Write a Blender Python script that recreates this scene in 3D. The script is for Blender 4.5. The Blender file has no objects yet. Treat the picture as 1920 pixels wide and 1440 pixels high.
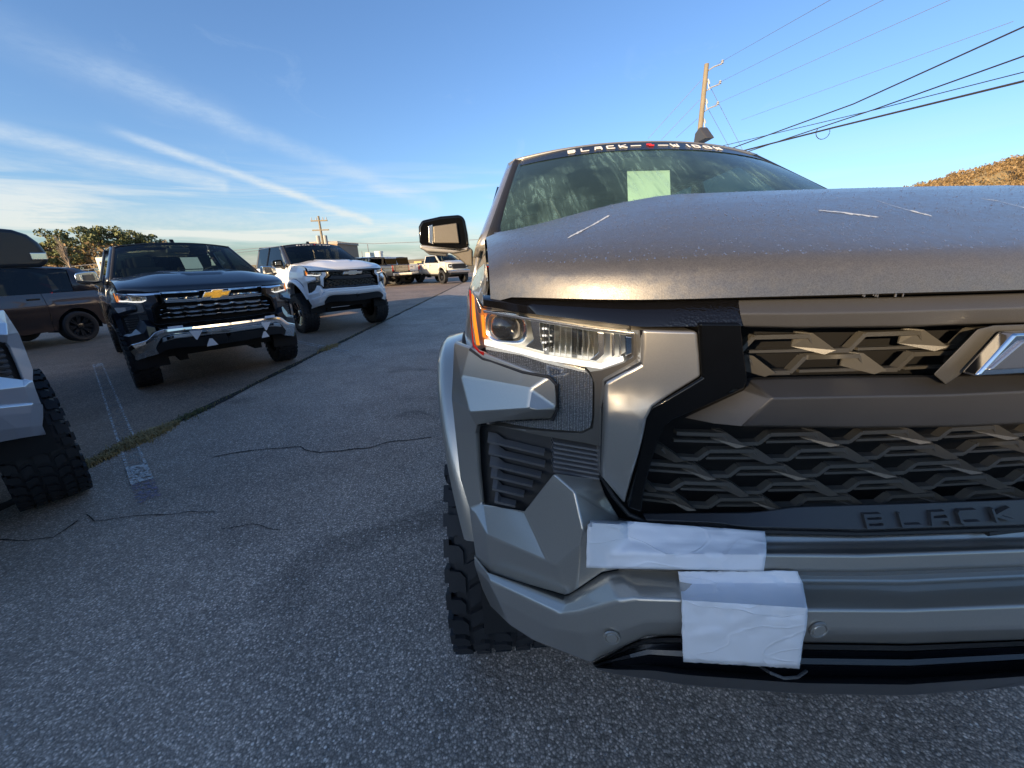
import bpy, bmesh, math, random
from mathutils import Vector, Matrix, noise
from mathutils.geometry import tessellate_polygon
random.seed(7)
SC = bpy.context.scene
COL = SC.collection
R = math.radians
# ------------------------------------------------------------------ camera, sky, sun, exposure
EYE = 1.48; PITCH = 17.8; ROLL = 2.0; FPX = 720.0
cam_d = bpy.data.cameras.new('camera'); cam = bpy.data.objects.new('camera', cam_d); COL.objects.link(cam)
cam_d.sensor_width = 36; cam_d.lens = 36 * FPX / 1920; cam_d.clip_start = 0.02; cam_d.clip_end = 5000
cam.matrix_world = Matrix.Translation((0, 0, EYE)) @ Matrix.Rotation(R(90 - PITCH), 4, 'X') @ Matrix.Rotation(R(-ROLL), 4, 'Z')
SC.camera = cam
SUN_AZ = 219.0; SUN_EL = 12.0        # azimuth measured from +Y towards +X
sund = bpy.data.lights.new('sun', 'SUN'); sun = bpy.data.objects.new('sun', sund); COL.objects.link(sun)
sund.energy = 4.2; sund.angle = R(0.6); sund.color = (1.0, 0.74, 0.44)
sdir = Vector((math.sin(R(SUN_AZ)) * math.cos(R(SUN_EL)), math.cos(R(SUN_AZ)) * math.cos(R(SUN_EL)), math.sin(R(SUN_EL))))
sun.rotation_euler = sdir.to_track_quat('Z', 'Y').to_euler()
SC.view_settings.view_transform = 'Standard'; SC.view_settings.look = 'None'
SC.view_settings.exposure = 1.35; SC.view_settings.gamma = 1; SC.view_settings.use_curve_mapping = False
SC.render.engine = 'CYCLES'

def v3(p): return Vector(p)
_p = R(PITCH); _r = R(ROLL)
_F = Vector((0, math.cos(_p), -math.sin(_p))); _X = Vector((1, 0, 0)); _U = _X.cross(_F)
def ray(px, py):
    a = (px - 960) / FPX; b = -(py - 720) / FPX
    c, s = math.cos(_r), math.sin(_r)
    return _F + (a * c + b * s) * _X + (-a * s + b * c) * _U
def G(px, py):                                   # a point of the ground
    d = ray(px, py); t = -EYE / d.z
    return Vector((d.x * t, d.y * t, 0))
def AT(px, py, Y):                               # a point at distance Y ahead
    d = ray(px, py); t = Y / d.y
    return Vector((d.x * t, Y, EYE + d.z * t))

class NT:
    def __init__(s, tree): s.t = tree; s.n = tree.nodes; s.l = tree.links
    def new(s, typ, **k):
        n = s.n.new(typ)
        for a, b in k.items():
            if a.startswith('i_'):
                key = a[2:]; key = int(key) if key.isdigit() else key.replace('_', ' ')
                s.set(n.inputs[key], b)
            else: setattr(n, a, b)
        return n
    def set(s, inp, b):
        if isinstance(b, bpy.types.NodeSocket): s.l.new(b, inp)
        else: inp.default_value = b
    def math(s, op, a, b=None, c=None, clamp=False):
        n = s.n.new('ShaderNodeMath'); n.operation = op; n.use_clamp = clamp
        for i, v in enumerate((a, b, c)):
            if v is not None: s.set(n.inputs[i], v)
        return n.outputs[0]
    def vmath(s, op, a, b=None, out=0):
        n = s.n.new('ShaderNodeVectorMath'); n.operation = op
        s.set(n.inputs[0], a)
        if b is not None: s.set(n.inputs[1], b)
        return n.outputs[out]
    def ramp(s, fac, stops, interp='LINEAR'):
        n = s.n.new('ShaderNodeValToRGB'); n.color_ramp.interpolation = interp
        e = n.color_ramp.elements
        while len(e) < len(stops): e.new(0.5)
        for k, (p, c) in enumerate(stops):
            e[k].position = p; e[k].color = (c, c, c, 1) if isinstance(c, (int, float)) else tuple(c) + (1,)
        s.l.new(fac, n.inputs[0]); return n.outputs[0]
    def mix(s, f, a, b, blend='MIX'):
        n = s.n.new('ShaderNodeMix'); n.data_type = 'RGBA'; n.blend_type = blend
        s.set(n.inputs[0], f)
        for i, v in ((6, a), (7, b)):
            if isinstance(v, tuple) and len(v) == 3: v = v + (1,)
            s.set(n.inputs[i], v)
        return n.outputs[2]
    def noise(s, vec, scale, detail=3, rough=0.5, dist=0.0, out=0):
        n = s.new('ShaderNodeTexNoise'); s.set(n.inputs['Vector'], vec); n.inputs['Scale'].default_value = scale
        n.inputs['Detail'].default_value = detail; n.inputs['Roughness'].default_value = rough; n.inputs['Distortion'].default_value = dist
        return n.outputs[out]

# world
W = bpy.data.worlds.new('World'); SC.world = W; W.use_nodes = True
w = NT(W.node_tree); w.n.clear()
sky = w.new('ShaderNodeTexSky', sky_type='NISHITA', sun_disc=False, sun_elevation=R(SUN_EL), sun_rotation=R(SUN_AZ),
            air_density=1.0, dust_density=1.3, ozone_density=2.0)
tc = w.new('ShaderNodeTexCoord'); D = w.vmath('NORMALIZE', tc.outputs['Generated'])
def streak(p1, p2, wid, n_amp, bright, fade=0.1):
    a = ray(*p1).normalized(); b = ray(*p2).normalized(); n = a.cross(b).normalized()
    t = (b - a * a.dot(b)).normalized()
    L = math.acos(max(-1, min(1, a.dot(b))))
    nz = w.noise(w.vmath('MULTIPLY', D, (1, 1, 1)), 9, 4, 0.6)
    off = w.math('ADD', w.vmath('DOT_PRODUCT', D, tuple(n), 1), w.math('MULTIPLY', w.math('SUBTRACT', nz, 0.5), n_amp))
    ca = w.vmath('DOT_PRODUCT', D, tuple(a), 1); ct = w.vmath('DOT_PRODUCT', D, tuple(t), 1)
    ang = w.math('ARCTAN2', ct, ca)
    m1 = w.new('ShaderNodeMapRange', interpolation_type='SMOOTHSTEP', i_0=w.math('ABSOLUTE', off), i_1=0.0, i_2=wid, i_3=1.0, i_4=0.0).outputs[0]
    m2 = w.new('ShaderNodeMapRange', interpolation_type='SMOOTHSTEP', i_0=ang, i_1=-fade * 2, i_2=fade, i_3=0.0, i_4=1.0).outputs[0]
    m3 = w.new('ShaderNodeMapRange', interpolation_type='SMOOTHSTEP', i_0=ang, i_1=L - fade * 0.5, i_2=L + fade * 0.2, i_3=1.0, i_4=0.0).outputs[0]
    fib = w.noise(w.vmath('MULTIPLY', D, (3, 3, 9)), 14, 5, 0.65)
    fib = w.new('ShaderNodeMapRange', i_0=fib, i_1=0.25, i_2=0.7, i_3=0.45, i_4=1.0).outputs[0]
    return w.math('MULTIPLY', w.math('MULTIPLY', w.math('MULTIPLY', m1, m2), m3), w.math('MULTIPLY', fib, bright))
ms = [streak((262, 262), (700, 418), 0.013, 0.006, 0.7, 0.03),
      streak((-60, 232), (430, 350), 0.022, 0.010, 0.5, 0.02),
      streak((200, 140), (830, 392), 0.028, 0.03, 0.26, 0.05),
      streak((-200, -20), (480, 250), 0.05, 0.04, 0.12),
      streak((330, 436), (640, 456), 0.012, 0.01, 0.5),
      streak((1100, 450), (-500, 370), 0.045, 0.03, 0.45)]
tot = ms[0]
for m in ms[1:]: tot = w.math('ADD', tot, m)
sepd = w.new('ShaderNodeSeparateXYZ', i_0=D)
# thin cirrus low over the horizon and faint wisps higher up
low = w.noise(w.vmath('MULTIPLY', D, (1.2, 1.2, 16)), 2.2, 6, 0.6, 0.4)
low = w.new('ShaderNodeMapRange', interpolation_type='SMOOTHSTEP', i_0=low, i_1=0.42, i_2=0.68, i_3=0.0, i_4=0.7).outputs[0]
lowm = w.new('ShaderNodeMapRange', interpolation_type='SMOOTHSTEP', i_0=sepd.outputs[2], i_1=0.10, i_2=0.24, i_3=1.0, i_4=0.0).outputs[0]
westm = w.new('ShaderNodeMapRange', interpolation_type='SMOOTHSTEP', i_0=sepd.outputs[0], i_1=-0.1, i_2=0.35, i_3=1.0, i_4=0.25).outputs[0]
tot = w.math('ADD', tot, w.math('MULTIPLY', w.math('MULTIPLY', low, lowm), westm))
wis = w.noise(w.vmath('MULTIPLY', D, (2, 2, 3.5)), 3.5, 7, 0.68, 1.2)
wis = w.new('ShaderNodeMapRange', interpolation_type='SMOOTHSTEP', i_0=wis, i_1=0.60, i_2=0.8, i_3=0.0, i_4=0.14).outputs[0]
wm = w.new('ShaderNodeMapRange', interpolation_type='SMOOTHSTEP', i_0=sepd.outputs[2], i_1=0.55, i_2=0.2, i_3=0.0, i_4=1.0).outputs[0]
tot = w.math('ADD', tot, w.math('MULTIPLY', wis, wm))
tot = w.math('MINIMUM', tot, 0.8)
hz = w.new('ShaderNodeMapRange', interpolation_type='SMOOTHSTEP', i_0=sepd.outputs[2], i_1=0.0, i_2=0.35, i_3=1.0, i_4=0.0).outputs[0]
ccol = w.mix(hz, (2.7, 3.3, 3.9), (3.6, 3.6, 3.25))
skyc = w.mix(1.0, sky.outputs[0], (0.67, 0.82, 1.05), 'MULTIPLY')
bg = w.new('ShaderNodeBackground', i_0=w.mix(tot, skyc, ccol), i_1=0.10)
out = w.new('ShaderNodeOutputWorld'); w.l.new(bg.outputs[0], out.inputs[0])

# ------------------------------------------------------------------ materials
MATS = {}
def new_mat(name):
    m = bpy.data.materials.new(name); m.use_nodes = True; MATS[name] = m
    t = NT(m.node_tree); b = t.n['Principled BSDF']; return m, t, b
def P(name, col, rough=0.5, metal=0.0, coat=0.0, bump=0.0, bscale=200, var=0.0, coatr=0.03, vscale=8, spec=0.5, **k):
    m, t, b = new_mat(name)
    b.inputs['Base Color'].default_value = tuple(col) + (1,); b.inputs['Roughness'].default_value = rough
    b.inputs['Metallic'].default_value = metal; b.inputs['Coat Weight'].default_value = coat; b.inputs['Coat Roughness'].default_value = coatr
    b.inputs['Specular IOR Level'].default_value = spec
    for a, c in k.items(): b.inputs[a.replace('_', ' ')].default_value = c
    co = t.new('ShaderNodeTexCoord').outputs['Object']
    if var:
        f = t.noise(co, vscale, 4, 0.6)
        t.l.new(t.mix(f, tuple(c * (1 - var) for c in col), tuple(min(1, c * (1 + var)) for c in col)), b.inputs['Base Color'])
    if bump:
        f = t.noise(co, bscale, 2, 0.6)
        bp = t.new('ShaderNodeBump', i_Strength=bump, i_Distance=0.002, i_Height=f); t.l.new(bp.outputs[0], b.inputs['Normal'])
    return m
def paint(name, col, metal=0.75, rough=0.32, frost=0.0, coat=1.0, flake=0.12):
    m, t, b = new_mat(name)
    co = t.new('ShaderNodeTexCoord').outputs['Object']
    b.inputs['Metallic'].default_value = metal; b.inputs['Coat Weight'].default_value = coat; b.inputs['Coat Roughness'].default_value = 0.02
    fl = t.new('ShaderNodeTexVoronoi', i_Scale=900.0); t.l.new(co, fl.inputs['Vector'])
    base = t.mix(t.math('MULTIPLY', t.new('ShaderNodeSeparateColor', i_0=fl.outputs['Color']).outputs[0], flake * 2), tuple(c * (1 - flake) for c in col), tuple(min(1, c * (1 + flake)) for c in col))
    dirt = t.ramp(t.noise(co, 2.5, 5, 0.6), [(0.4, 0.0), (0.75, 1.0)])
    t.l.new(base, b.inputs['Base Color'])
    t.l.new(t.math('ADD', t.math('MULTIPLY', dirt, 0.10), rough), b.inputs['Roughness'])
    if frost:
        # rime and dew drops standing on the paint
        g = t.noise(co, 330, 2, 0.7); g2 = t.noise(co, 60, 3, 0.6)
        vo = t.new('ShaderNodeTexVoronoi', i_Scale=300.0, i_Randomness=1.0); t.l.new(co, vo.inputs['Vector'])
        drop = t.new('ShaderNodeMapRange', i_0=vo.outputs['Distance'], i_1=0.0, i_2=0.45, i_3=1.0, i_4=0.0).outputs[0]
        h = t.math('ADD', t.math('MULTIPLY', drop, 0.8), t.math('MULTIPLY', g, 0.7))
        zz = t.new('ShaderNodeSeparateXYZ', i_0=co).outputs[2]
        fm = t.new('ShaderNodeMapRange', interpolation_type='SMOOTHSTEP', i_0=zz, i_1=1.475, i_2=1.53, i_3=0.12, i_4=1.0).outputs[0]
        bp = t.new('ShaderNodeBump', i_Strength=t.math('MULTIPLY', fm, frost), i_Distance=0.0012, i_Height=h)
        t.l.new(bp.outputs[0], b.inputs['Normal']); t.l.new(bp.outputs[0], b.inputs['Coat Normal'])
        b.inputs['Coat Roughness'].default_value = 0.18
        t.l.new(t.ramp(g2, [(0.3, rough * 0.85), (0.7, rough * 1.25)]), b.inputs['Roughness'])
    return m
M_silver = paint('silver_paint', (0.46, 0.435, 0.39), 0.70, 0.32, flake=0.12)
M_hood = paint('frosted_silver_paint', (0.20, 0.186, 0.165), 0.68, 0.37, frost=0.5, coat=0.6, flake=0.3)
M_black = P('gloss_black_trim', (0.003, 0.003, 0.003), 0.06, coat=0.0, spec=0.3)
M_matte = P('matte_bronze_plastic', (0.078, 0.077, 0.078), 0.42, 0.25, bump=0.25, bscale=900, var=0.12)
M_dkplastic = P('dark_grille_plastic', (0.05, 0.05, 0.052), 0.42, bump=0.15, bscale=700, var=0.15)
M_grille = P('grille_plastic', (0.072, 0.068, 0.060), 0.38, 0.1, bump=0.12, bscale=700, var=0.12)
M_void = P('radiator_void', (0.006, 0.006, 0.007), 0.8)
M_seam = P('rubber_seam', (0.012, 0.012, 0.013), 0.6)
M_valance = P('black_valance_plastic', (0.022, 0.023, 0.026), 0.28, bump=0.1, bscale=500)
M_chrome = P('chrome', (0.82, 0.83, 0.84), 0.07, 1.0)
M_satin = P('satin_reflector', (0.85, 0.84, 0.8), 0.2, 1.0)
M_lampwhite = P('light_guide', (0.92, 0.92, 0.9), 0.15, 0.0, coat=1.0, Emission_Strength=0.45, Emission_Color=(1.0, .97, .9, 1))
M_lamphouse = P('lamp_housing', (0.72, 0.68, 0.6), 0.3, 0.85)
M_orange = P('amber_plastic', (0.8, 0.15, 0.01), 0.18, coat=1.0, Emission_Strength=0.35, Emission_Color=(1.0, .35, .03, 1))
M_red = P('red_lens', (0.45, 0.015, 0.012), 0.15, coat=1.0)
M_darkglass = P('projector_glass', (0.03, 0.03, 0.03), 0.03, 0.0, coat=1.0)
M_rubber = P('tyre_rubber', (0.014, 0.0145, 0.017), 0.62, bump=0.3, bscale=160, var=0.25, vscale=20)
M_rimblack = P('black_rim', (0.012, 0.012, 0.013), 0.2, 0.3, coat=0.8)
M_rimcut = P('machined_rim', (0.6, 0.6, 0.6), 0.2, 1.0)
M_liner = P('wheel_well_liner', (0.01, 0.01, 0.011), 0.85)
M_gold = P('gold_emblem', (0.75, 0.48, 0.08), 0.25, 0.7, coat=0.5)
M_interior = P('cabin_trim', (0.03, 0.032, 0.035), 0.8)
M_seat = P('seat_fabric', (0.09, 0.085, 0.075), 0.85)
M_white = paint('white_paint', (0.74, 0.75, 0.77), 0.0, 0.35, flake=0.01)
M_dark = paint('dark_blue_paint', (0.012, 0.017, 0.028), 0.3, 0.3, flake=0.2)
M_maroon = paint('brown_grey_paint', (0.06, 0.045, 0.045), 0.55, 0.33, flake=0.2)
M_tan = paint('pale_sand_paint', (0.55, 0.52, 0.45), 0.1, 0.35, flake=0.03)
M_pale = paint('pale_silver_blue_paint', (0.5, 0.52, 0.58), 0.6, 0.32, flake=0.05)
M_redp = paint('red_paint', (0.35, 0.02, 0.02), 0.2, 0.3)
M_roofblk = paint('bronze_black_roof_paint', (0.045, 0.042, 0.036), 0.5, 0.35)
M_letter = P('white_decal', (0.75, 0.75, 0.73), 0.4)
M_redmark = P('red_decal', (0.65, 0.03, 0.02), 0.4)
M_banner = P('windshield_banner_film', (0.012, 0.013, 0.014), 0.25)

def glassmat(name, tint, refl_r=0.02, streak=False, dark=0.0):
    m, t, b = new_mat(name)
    tr = t.new('ShaderNodeBsdfTransparent'); tr.inputs[0].default_value = tuple(tint) + (1,)
    gl = t.new('ShaderNodeBsdfGlossy'); gl.inputs['Roughness'].default_value = refl_r
    ge = t.new('ShaderNodeNewGeometry')
    cs = t.math('ABSOLUTE', t.vmath('DOT_PRODUCT', ge.outputs['Normal'], ge.outputs['Incoming'], 1))
    fr = t.math('ADD', 0.04, t.math('MULTIPLY', 0.96, t.math('POWER', t.math('SUBTRACT', 1.0, cs, clamp=True), 5.0)))
    mx = t.new('ShaderNodeMixShader'); t.l.new(fr, mx.inputs[0]); t.l.new(tr.outputs[0], mx.inputs[1]); t.l.new(gl.outputs[0], mx.inputs[2])
    res = mx.outputs[0]
    if streak:
        co = t.new('ShaderNodeTexCoord').outputs['Object']
        # thawing frost: rivulets running down the pane
        mp = t.vmath('MULTIPLY', co, (1.0, 0.1, 0.1))
        s1 = t.ramp(t.noise(mp, 42, 5, 0.7, 0.6), [(0.50, 0.0), (0.62, 1.0)])
        patch = t.ramp(t.noise(co, 3.2, 3, 0.6), [(0.42, 0.0), (0.62, 1.0)])
        fine = t.ramp(t.noise(co, 120, 3, 0.7), [(0.35, 0.35), (0.7, 1.0)])
        f = t.math('MULTIPLY', t.math('MULTIPLY', s1, patch), t.math('MULTIPLY', fine, 0.55))
        fg = t.math('ADD', f, t.math('ADD', 0.10, t.math('MULTIPLY', patch, 0.10)))
        df = t.new('ShaderNodeBsdfDiffuse'); df.inputs[0].default_value = (0.24, 0.42, 0.42, 1)
        tl = t.new('ShaderNodeBsdfTranslucent'); tl.inputs[0].default_value = (0.3, 0.45, 0.4, 1)
        ad = t.new('ShaderNodeMixShader', i_0=0.35); t.l.new(df.outputs[0], ad.inputs[1]); t.l.new(tl.outputs[0], ad.inputs[2])
        m2 = t.new('ShaderNodeMixShader'); t.l.new(fg, m2.inputs[0]); t.l.new(res, m2.inputs[1]); t.l.new(ad.outputs[0], m2.inputs[2]); res = m2.outputs[0]
    t.l.new(res, t.n['Material Output'].inputs[0]); return m
M_wind = glassmat('wet_windscreen_glass', (0.60, 0.80, 0.72), streak=True)
M_glass = glassmat('tinted_glass', (0.5, 0.62, 0.6))
M_side = glassmat('dark_side_glass', (0.05, 0.065, 0.07))
M_lens = glassmat('clear_lamp_lens', (0.93, 0.93, 0.93), 0.03)

def reflector_mat():
    m, t, b = new_mat('dotted_reflector_panel')
    co = t.new('ShaderNodeTexCoord').outputs['Object']
    vo = t.new('ShaderNodeTexVoronoi', i_Scale=330.0, i_Randomness=0.3); t.l.new(co, vo.inputs['Vector'])
    f = t.ramp(vo.outputs['Distance'], [(0.1, 0.0), (0.5, 1.0)])
    t.l.new(t.mix(f, (0.62, 0.62, 0.60), (0.16, 0.16, 0.16)), b.inputs['Base Color'])
    b.inputs['Metallic'].default_value = 0.7; b.inputs['Roughness'].default_value = 0.3
    bp = t.new('ShaderNodeBump', i_Strength=0.8, i_Distance=0.002, i_Height=f); bp.invert = True
    t.l.new(bp.outputs[0], b.inputs['Normal']); b.inputs['Coat Weight'].default_value = 0.5
    return m
M_dots = reflector_mat()
def wetmat():
    m, t, b = new_mat('wet_gloss_black')
    co = t.new('ShaderNodeTexCoord').outputs['Object']
    vo = t.new('ShaderNodeTexVoronoi', i_Scale=300.0); t.l.new(co, vo.inputs['Vector'])
    area = t.new('ShaderNodeMapRange', i_0=t.new('ShaderNodeSeparateXYZ', i_0=co).outputs[0], i_1=-0.66, i_2=-0.6, i_3=0.0, i_4=1.0).outputs[0]
    bp = t.new('ShaderNodeBump', i_Distance=0.002, i_Height=t.math('MULTIPLY', vo.outputs['Distance'], area), i_Strength=0.5)
    t.l.new(bp.outputs[0], b.inputs['Normal'])
    b.inputs['Base Color'].default_value = (0.006, 0.006, 0.007, 1); b.inputs['Roughness'].default_value = 0.08
    return m
M_wetblack = wetmat()
def papermat(name, col, bumps=0.5):
    m, t, b = new_mat(name)
    co = t.new('ShaderNodeTexCoord').outputs['Object']
    n = t.noise(t.vmath('MULTIPLY', co, (1.0, 1.0, 2.6)), 4.5, 1, 0.4, 1.0)
    rid = t.math('ABSOLUTE', t.math('SUBTRACT', n, 0.5))
    cre = t.ramp(rid, [(0.0, 1.0), (0.018, 0.0)])
    bp = t.new('ShaderNodeBump', i_Strength=bumps, i_Distance=0.004, i_Height=t.math('ADD', t.math('MULTIPLY', cre, 0.35), t.math('ADD', t.noise(co, 5, 2), t.math('MULTIPLY', t.noise(co, 38, 2), .12))))
    t.l.new(bp.outputs[0], b.inputs['Normal'])
    t.l.new(t.mix(t.noise(co, 6, 4), tuple(c * 0.93 for c in col), tuple(min(1, c * 1.04) for c in col)), b.inputs['Base Color'])
    b.inputs['Roughness'].default_value = 0.42
    return m
M_tape = papermat('white_film_tape', (0.78, 0.79, 0.82))
M_paper = papermat('white_paper', (0.8, 0.8, 0.72), 0.15)

# ------------------------------------------------------------------ mesh helpers
def link(o, parent=None):
    COL.objects.link(o)
    if parent is not None: o.parent = parent
    return o
def finish(o, bevel=0, seg=2, solid=0, mirror=False, ang=30, bang=25, sub=0, soff=-1):
    me = o.data
    me.polygons.foreach_set('use_smooth', [True] * len(me.polygons))
    if mirror:
        m = o.modifiers.new('mirror', 'MIRROR'); m.use_clip = True; m.merge_threshold = 0.0008
    if solid:
        m = o.modifiers.new('solid', 'SOLIDIFY'); m.thickness = solid; m.offset = soff; m.use_even_offset = False
    if bevel:
        m = o.modifiers.new('bevel', 'BEVEL'); m.width = bevel; m.segments = seg; m.limit_method = 'ANGLE'; m.angle_limit = R(bang); m.harden_normals = True
        m.use_clamp_overlap = True
    elif sub:
        m = o.modifiers.new('sub', 'SUBSURF'); m.levels = sub; m.render_levels = sub
    else:
        me.set_sharp_from_angle(angle=R(ang))
    return o
def mesh(name, verts, faces, mat, parent=None, recalc=True, **k):
    me = bpy.data.meshes.new(name); me.from_pydata([tuple(v) for v in verts], [], faces)
    if recalc:
        bm = bmesh.new(); bm.from_mesh(me); bmesh.ops.remove_doubles(bm, verts=bm.verts, dist=1e-5)
        bmesh.ops.recalc_face_normals(bm, faces=bm.faces); bm.to_mesh(me); bm.free()
    me.update(); o = bpy.data.objects.new(name, me); me.materials.append(mat); link(o, parent)
    return finish(o, **k)
def mesh2(name, verts, faces, mat, parent, pair=False, **k):
    """left piece as traced; with pair=True the same piece again on the other flank"""
    o = mesh(name, verts, faces, mat, parent, **k)
    if pair:
        o2 = mesh(name, [(-v[0], v[1], v[2]) for v in verts], [tuple(reversed(f)) for f in faces], mat, parent, **k)
        return o, o2
    return o
def grid(rows, close=False):
    n = len(rows[0]); vs = [p for r in rows for p in r]; fs = []
    for i in range(len(rows) - 1):
        for j in range(n - 1 + (1 if close else 0)):
            j2 = (j + 1) % n
            fs.append((i * n + j, i * n + j2, (i + 1) * n + j2, (i + 1) * n + j))
    return vs, fs
class MB:
    def __init__(s): s.v = []; s.f = []
    def add(s, vs, fs):
        k = len(s.v); s.v += [tuple(p) for p in vs]; s.f += [tuple(i + k for i in f) for f in fs]; return s
    def box(s, c, d, rot=None):
        c = Vector(c); pts = []
        for x in (-1, 1):
            for y in (-1, 1):
                for z in (-1, 1):
                    q = Vector((x * d[0] / 2, y * d[1] / 2, z * d[2] / 2))
                    if rot is not None: q = rot @ q
                    pts.append(c + q)
        return s.add(pts, [(0, 1, 3, 2), (4, 6, 7, 5), (0, 4, 5, 1), (2, 3, 7, 6), (0, 2, 6, 4), (1, 5, 7, 3)])
    def tube(s, path, r, n=8, cap=True, r2=None):
        path = [Vector(p) for p in path]; rows = []
        for i, p in enumerate(path):
            t = (path[min(i + 1, len(path) - 1)] - path[max(i - 1, 0)]).normalized()
            a = t.cross(Vector((0, 0, 1)))
            if a.length < 0.05: a = t.cross(Vector((1, 0, 0)))
            a.normalize(); b = t.cross(a)
            rr = r if r2 is None else r + (r2 - r) * i / (len(path) - 1)
            rows.append([p + a * rr * math.cos(2 * math.pi * k / n) + b * rr * math.sin(2 * math.pi * k / n) for k in range(n)])
        vs, fs = grid(rows, True)
        if cap: fs += [tuple(range(n)), tuple(range(len(vs) - n, len(vs)))]
        return s.add(vs, fs)
    def prism(s, poly, f0, f1):
        n = len(poly); a = [f0(p) for p in poly]; b = [f1(p) for p in poly]
        return s.add(a + b, [tuple(range(n)), tuple(range(2 * n - 1, n - 1, -1))] + [(i, (i + 1) % n, n + (i + 1) % n, n + i) for i in range(n)])
    def build(s, name, mat, parent=None, **k): return mesh(name, s.v, s.f, mat, parent, **k)
    def build2(s, name, mat, parent=None, **k): return mesh2(name, s.v, s.f, mat, parent, pair=True, **k)
def tag(o, label=None, cat=None, group=None, kind=None):
    for a, b in (('label', label), ('category', cat), ('group', group), ('kind', kind)):
        if b: o[a] = b
    return o
def empty(name, loc=(0, 0, 0), rz=0, parent=None):
    o = bpy.data.objects.new(name, None); o.location = loc; o.rotation_euler = (0, 0, rz); o.empty_display_size = 0.3
    return link(o, parent)

# ------------------------------------------------------------------ the near truck's own frame
PSI = R(3.2); TO = Vector((0.87, 0.55, 0))
_ex = Vector((math.cos(PSI), math.sin(PSI), 0)); _ey = Vector((-math.sin(PSI), math.cos(PSI), 0))
def loc3(v): return Vector((v.dot(_ex), v.dot(_ey), v.z))
TC = loc3(Vector((0, 0, EYE)) - TO)
def F(x):
    a = abs(x)
    return 0.03 * (a / 0.5) ** 2 if a < 0.5 else 0.03 + 0.12 * (a - 0.5) + 1.0 * (a - 0.5) ** 2
def S(px, py, dy=0.0):
    d = loc3(ray(px, py)); t = (dy - TC.y) / d.y
    for _ in range(14): t += 0.7 * ((F(TC.x + d.x * t) + dy - TC.y) / d.y - t)
    return TC + d * t
def Ty(px, py, y): d = loc3(ray(px, py)); return TC + d * ((y - TC.y) / d.y)
def resample(row, n):
    d = [0]
    for a, b in zip(row, row[1:]): d.append(d[-1] + math.hypot(b[0] - a[0], b[1] - a[1]))
    res = []
    for i in range(n):
        t = d[-1] * i / (n - 1); k = 0
        while k < len(d) - 2 and d[k + 1] < t: k += 1
        f = (t - d[k]) / max(1e-9, d[k + 1] - d[k]); res.append(tuple(a + (b - a) * f for a, b in zip(row[k], row[k + 1])))
    return res
def to_centre(r):
    a, b = r[-2], r[-1]; k = 1.0; lo, hi = .2, 3.0
    for _ in range(24):
        k = (lo + hi) / 2
        if S(a[0] + (b[0] - a[0]) * k, a[1] + (b[1] - a[1]) * k, b[2]).x < 0: lo = k
        else: hi = k
    return list(r[:-1]) + [(a[0] + (b[0] - a[0]) * k, a[1] + (b[1] - a[1]) * k, b[2])]
def strip(rows, n=24, centre=False):
    out = []
    for r in rows:
        r = [p if len(p) == 3 else (p[0], p[1], 0) for p in r]
        if centre: r = to_centre(r)
        q = [S(*p) for p in resample(r, n)]
        if centre: q[-1].x = 0.0
        out.append(q)
    return grid(out)
def plate(name, poly, dy, thick, mat, parent, pair=True, mirror=False, bevel=0.003, maxlen=0.03, fn=None, seg=2, rnd=0, **k):
    if rnd: poly = rounded(poly, rnd)
    bm = bmesh.new(); vs = [bm.verts.new(S(p[0], p[1], (p[2] if len(p) > 2 else dy))) for p in poly]
    if mirror:
        for q in vs:
            if q.co.x > -0.004: q.co.x = 0
    
    for tri in tessellate_polygon([[Vector((p[0], p[1], 0)) for p in poly]]):
        try: bm.faces.new([vs[i] for i in tri])
        except ValueError: pass
    varied = any(len(p) > 2 for p in poly)
    if not varied:
        for _ in range(6):
            es = [e for e in bm.edges if e.calc_length() > maxlen]
            if not es: break
            bmesh.ops.subdivide_edges(bm, edges=es, cuts=1); bmesh.ops.triangulate(bm, faces=[f for f in bm.faces if len(f.verts) > 3])
        for q in bm.verts: q.co.y = F(q.co.x) + dy + (fn(q.co.x, q.co.z) if fn else 0)
    g = bmesh.ops.extrude_face_region(bm, geom=list(bm.faces))
    bmesh.ops.translate(bm, verts=[e for e in g['geom'] if isinstance(e, bmesh.types.BMVert)], vec=(0, thick, 0))
    if mirror:
        kill = [f for f in bm.faces if all(abs(q.co.x) < 1e-6 for q in f.verts)]
        bmesh.ops.delete(bm, geom=kill, context='FACES')
    bmesh.ops.recalc_face_normals(bm, faces=bm.faces)
    verts = [tuple(q.co) for q in bm.verts]; bm.verts.index_update(); faces = [tuple(q.index for q in f.verts) for f in bm.faces]; bm.free()
    if mirror: return mesh(name, verts, faces, mat, parent, mirror=True, bevel=bevel, seg=seg, recalc=False, bang=50, **k)
    return mesh2(name, verts, faces, mat, parent, pair=pair, bevel=bevel, seg=seg, recalc=False, bang=50, **k)
def rounded(poly, r, n=3):
    out = []; m = len(poly)
    for i in range(m):
        p = Vector(poly[i][:2]); a = Vector(poly[i - 1][:2]) - p; b = Vector(poly[(i + 1) % m][:2]) - p
        rr = min(r, a.length * 0.4, b.length * 0.4)
        p0 = p + a.normalized() * rr; p1 = p + b.normalized() * rr
        for k in range(n + 1):
            t = k / n; q = p0 * (1 - t) ** 2 + p * 2 * t * (1 - t) + p1 * t * t; out.append((q.x, q.y))
    return out

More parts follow.
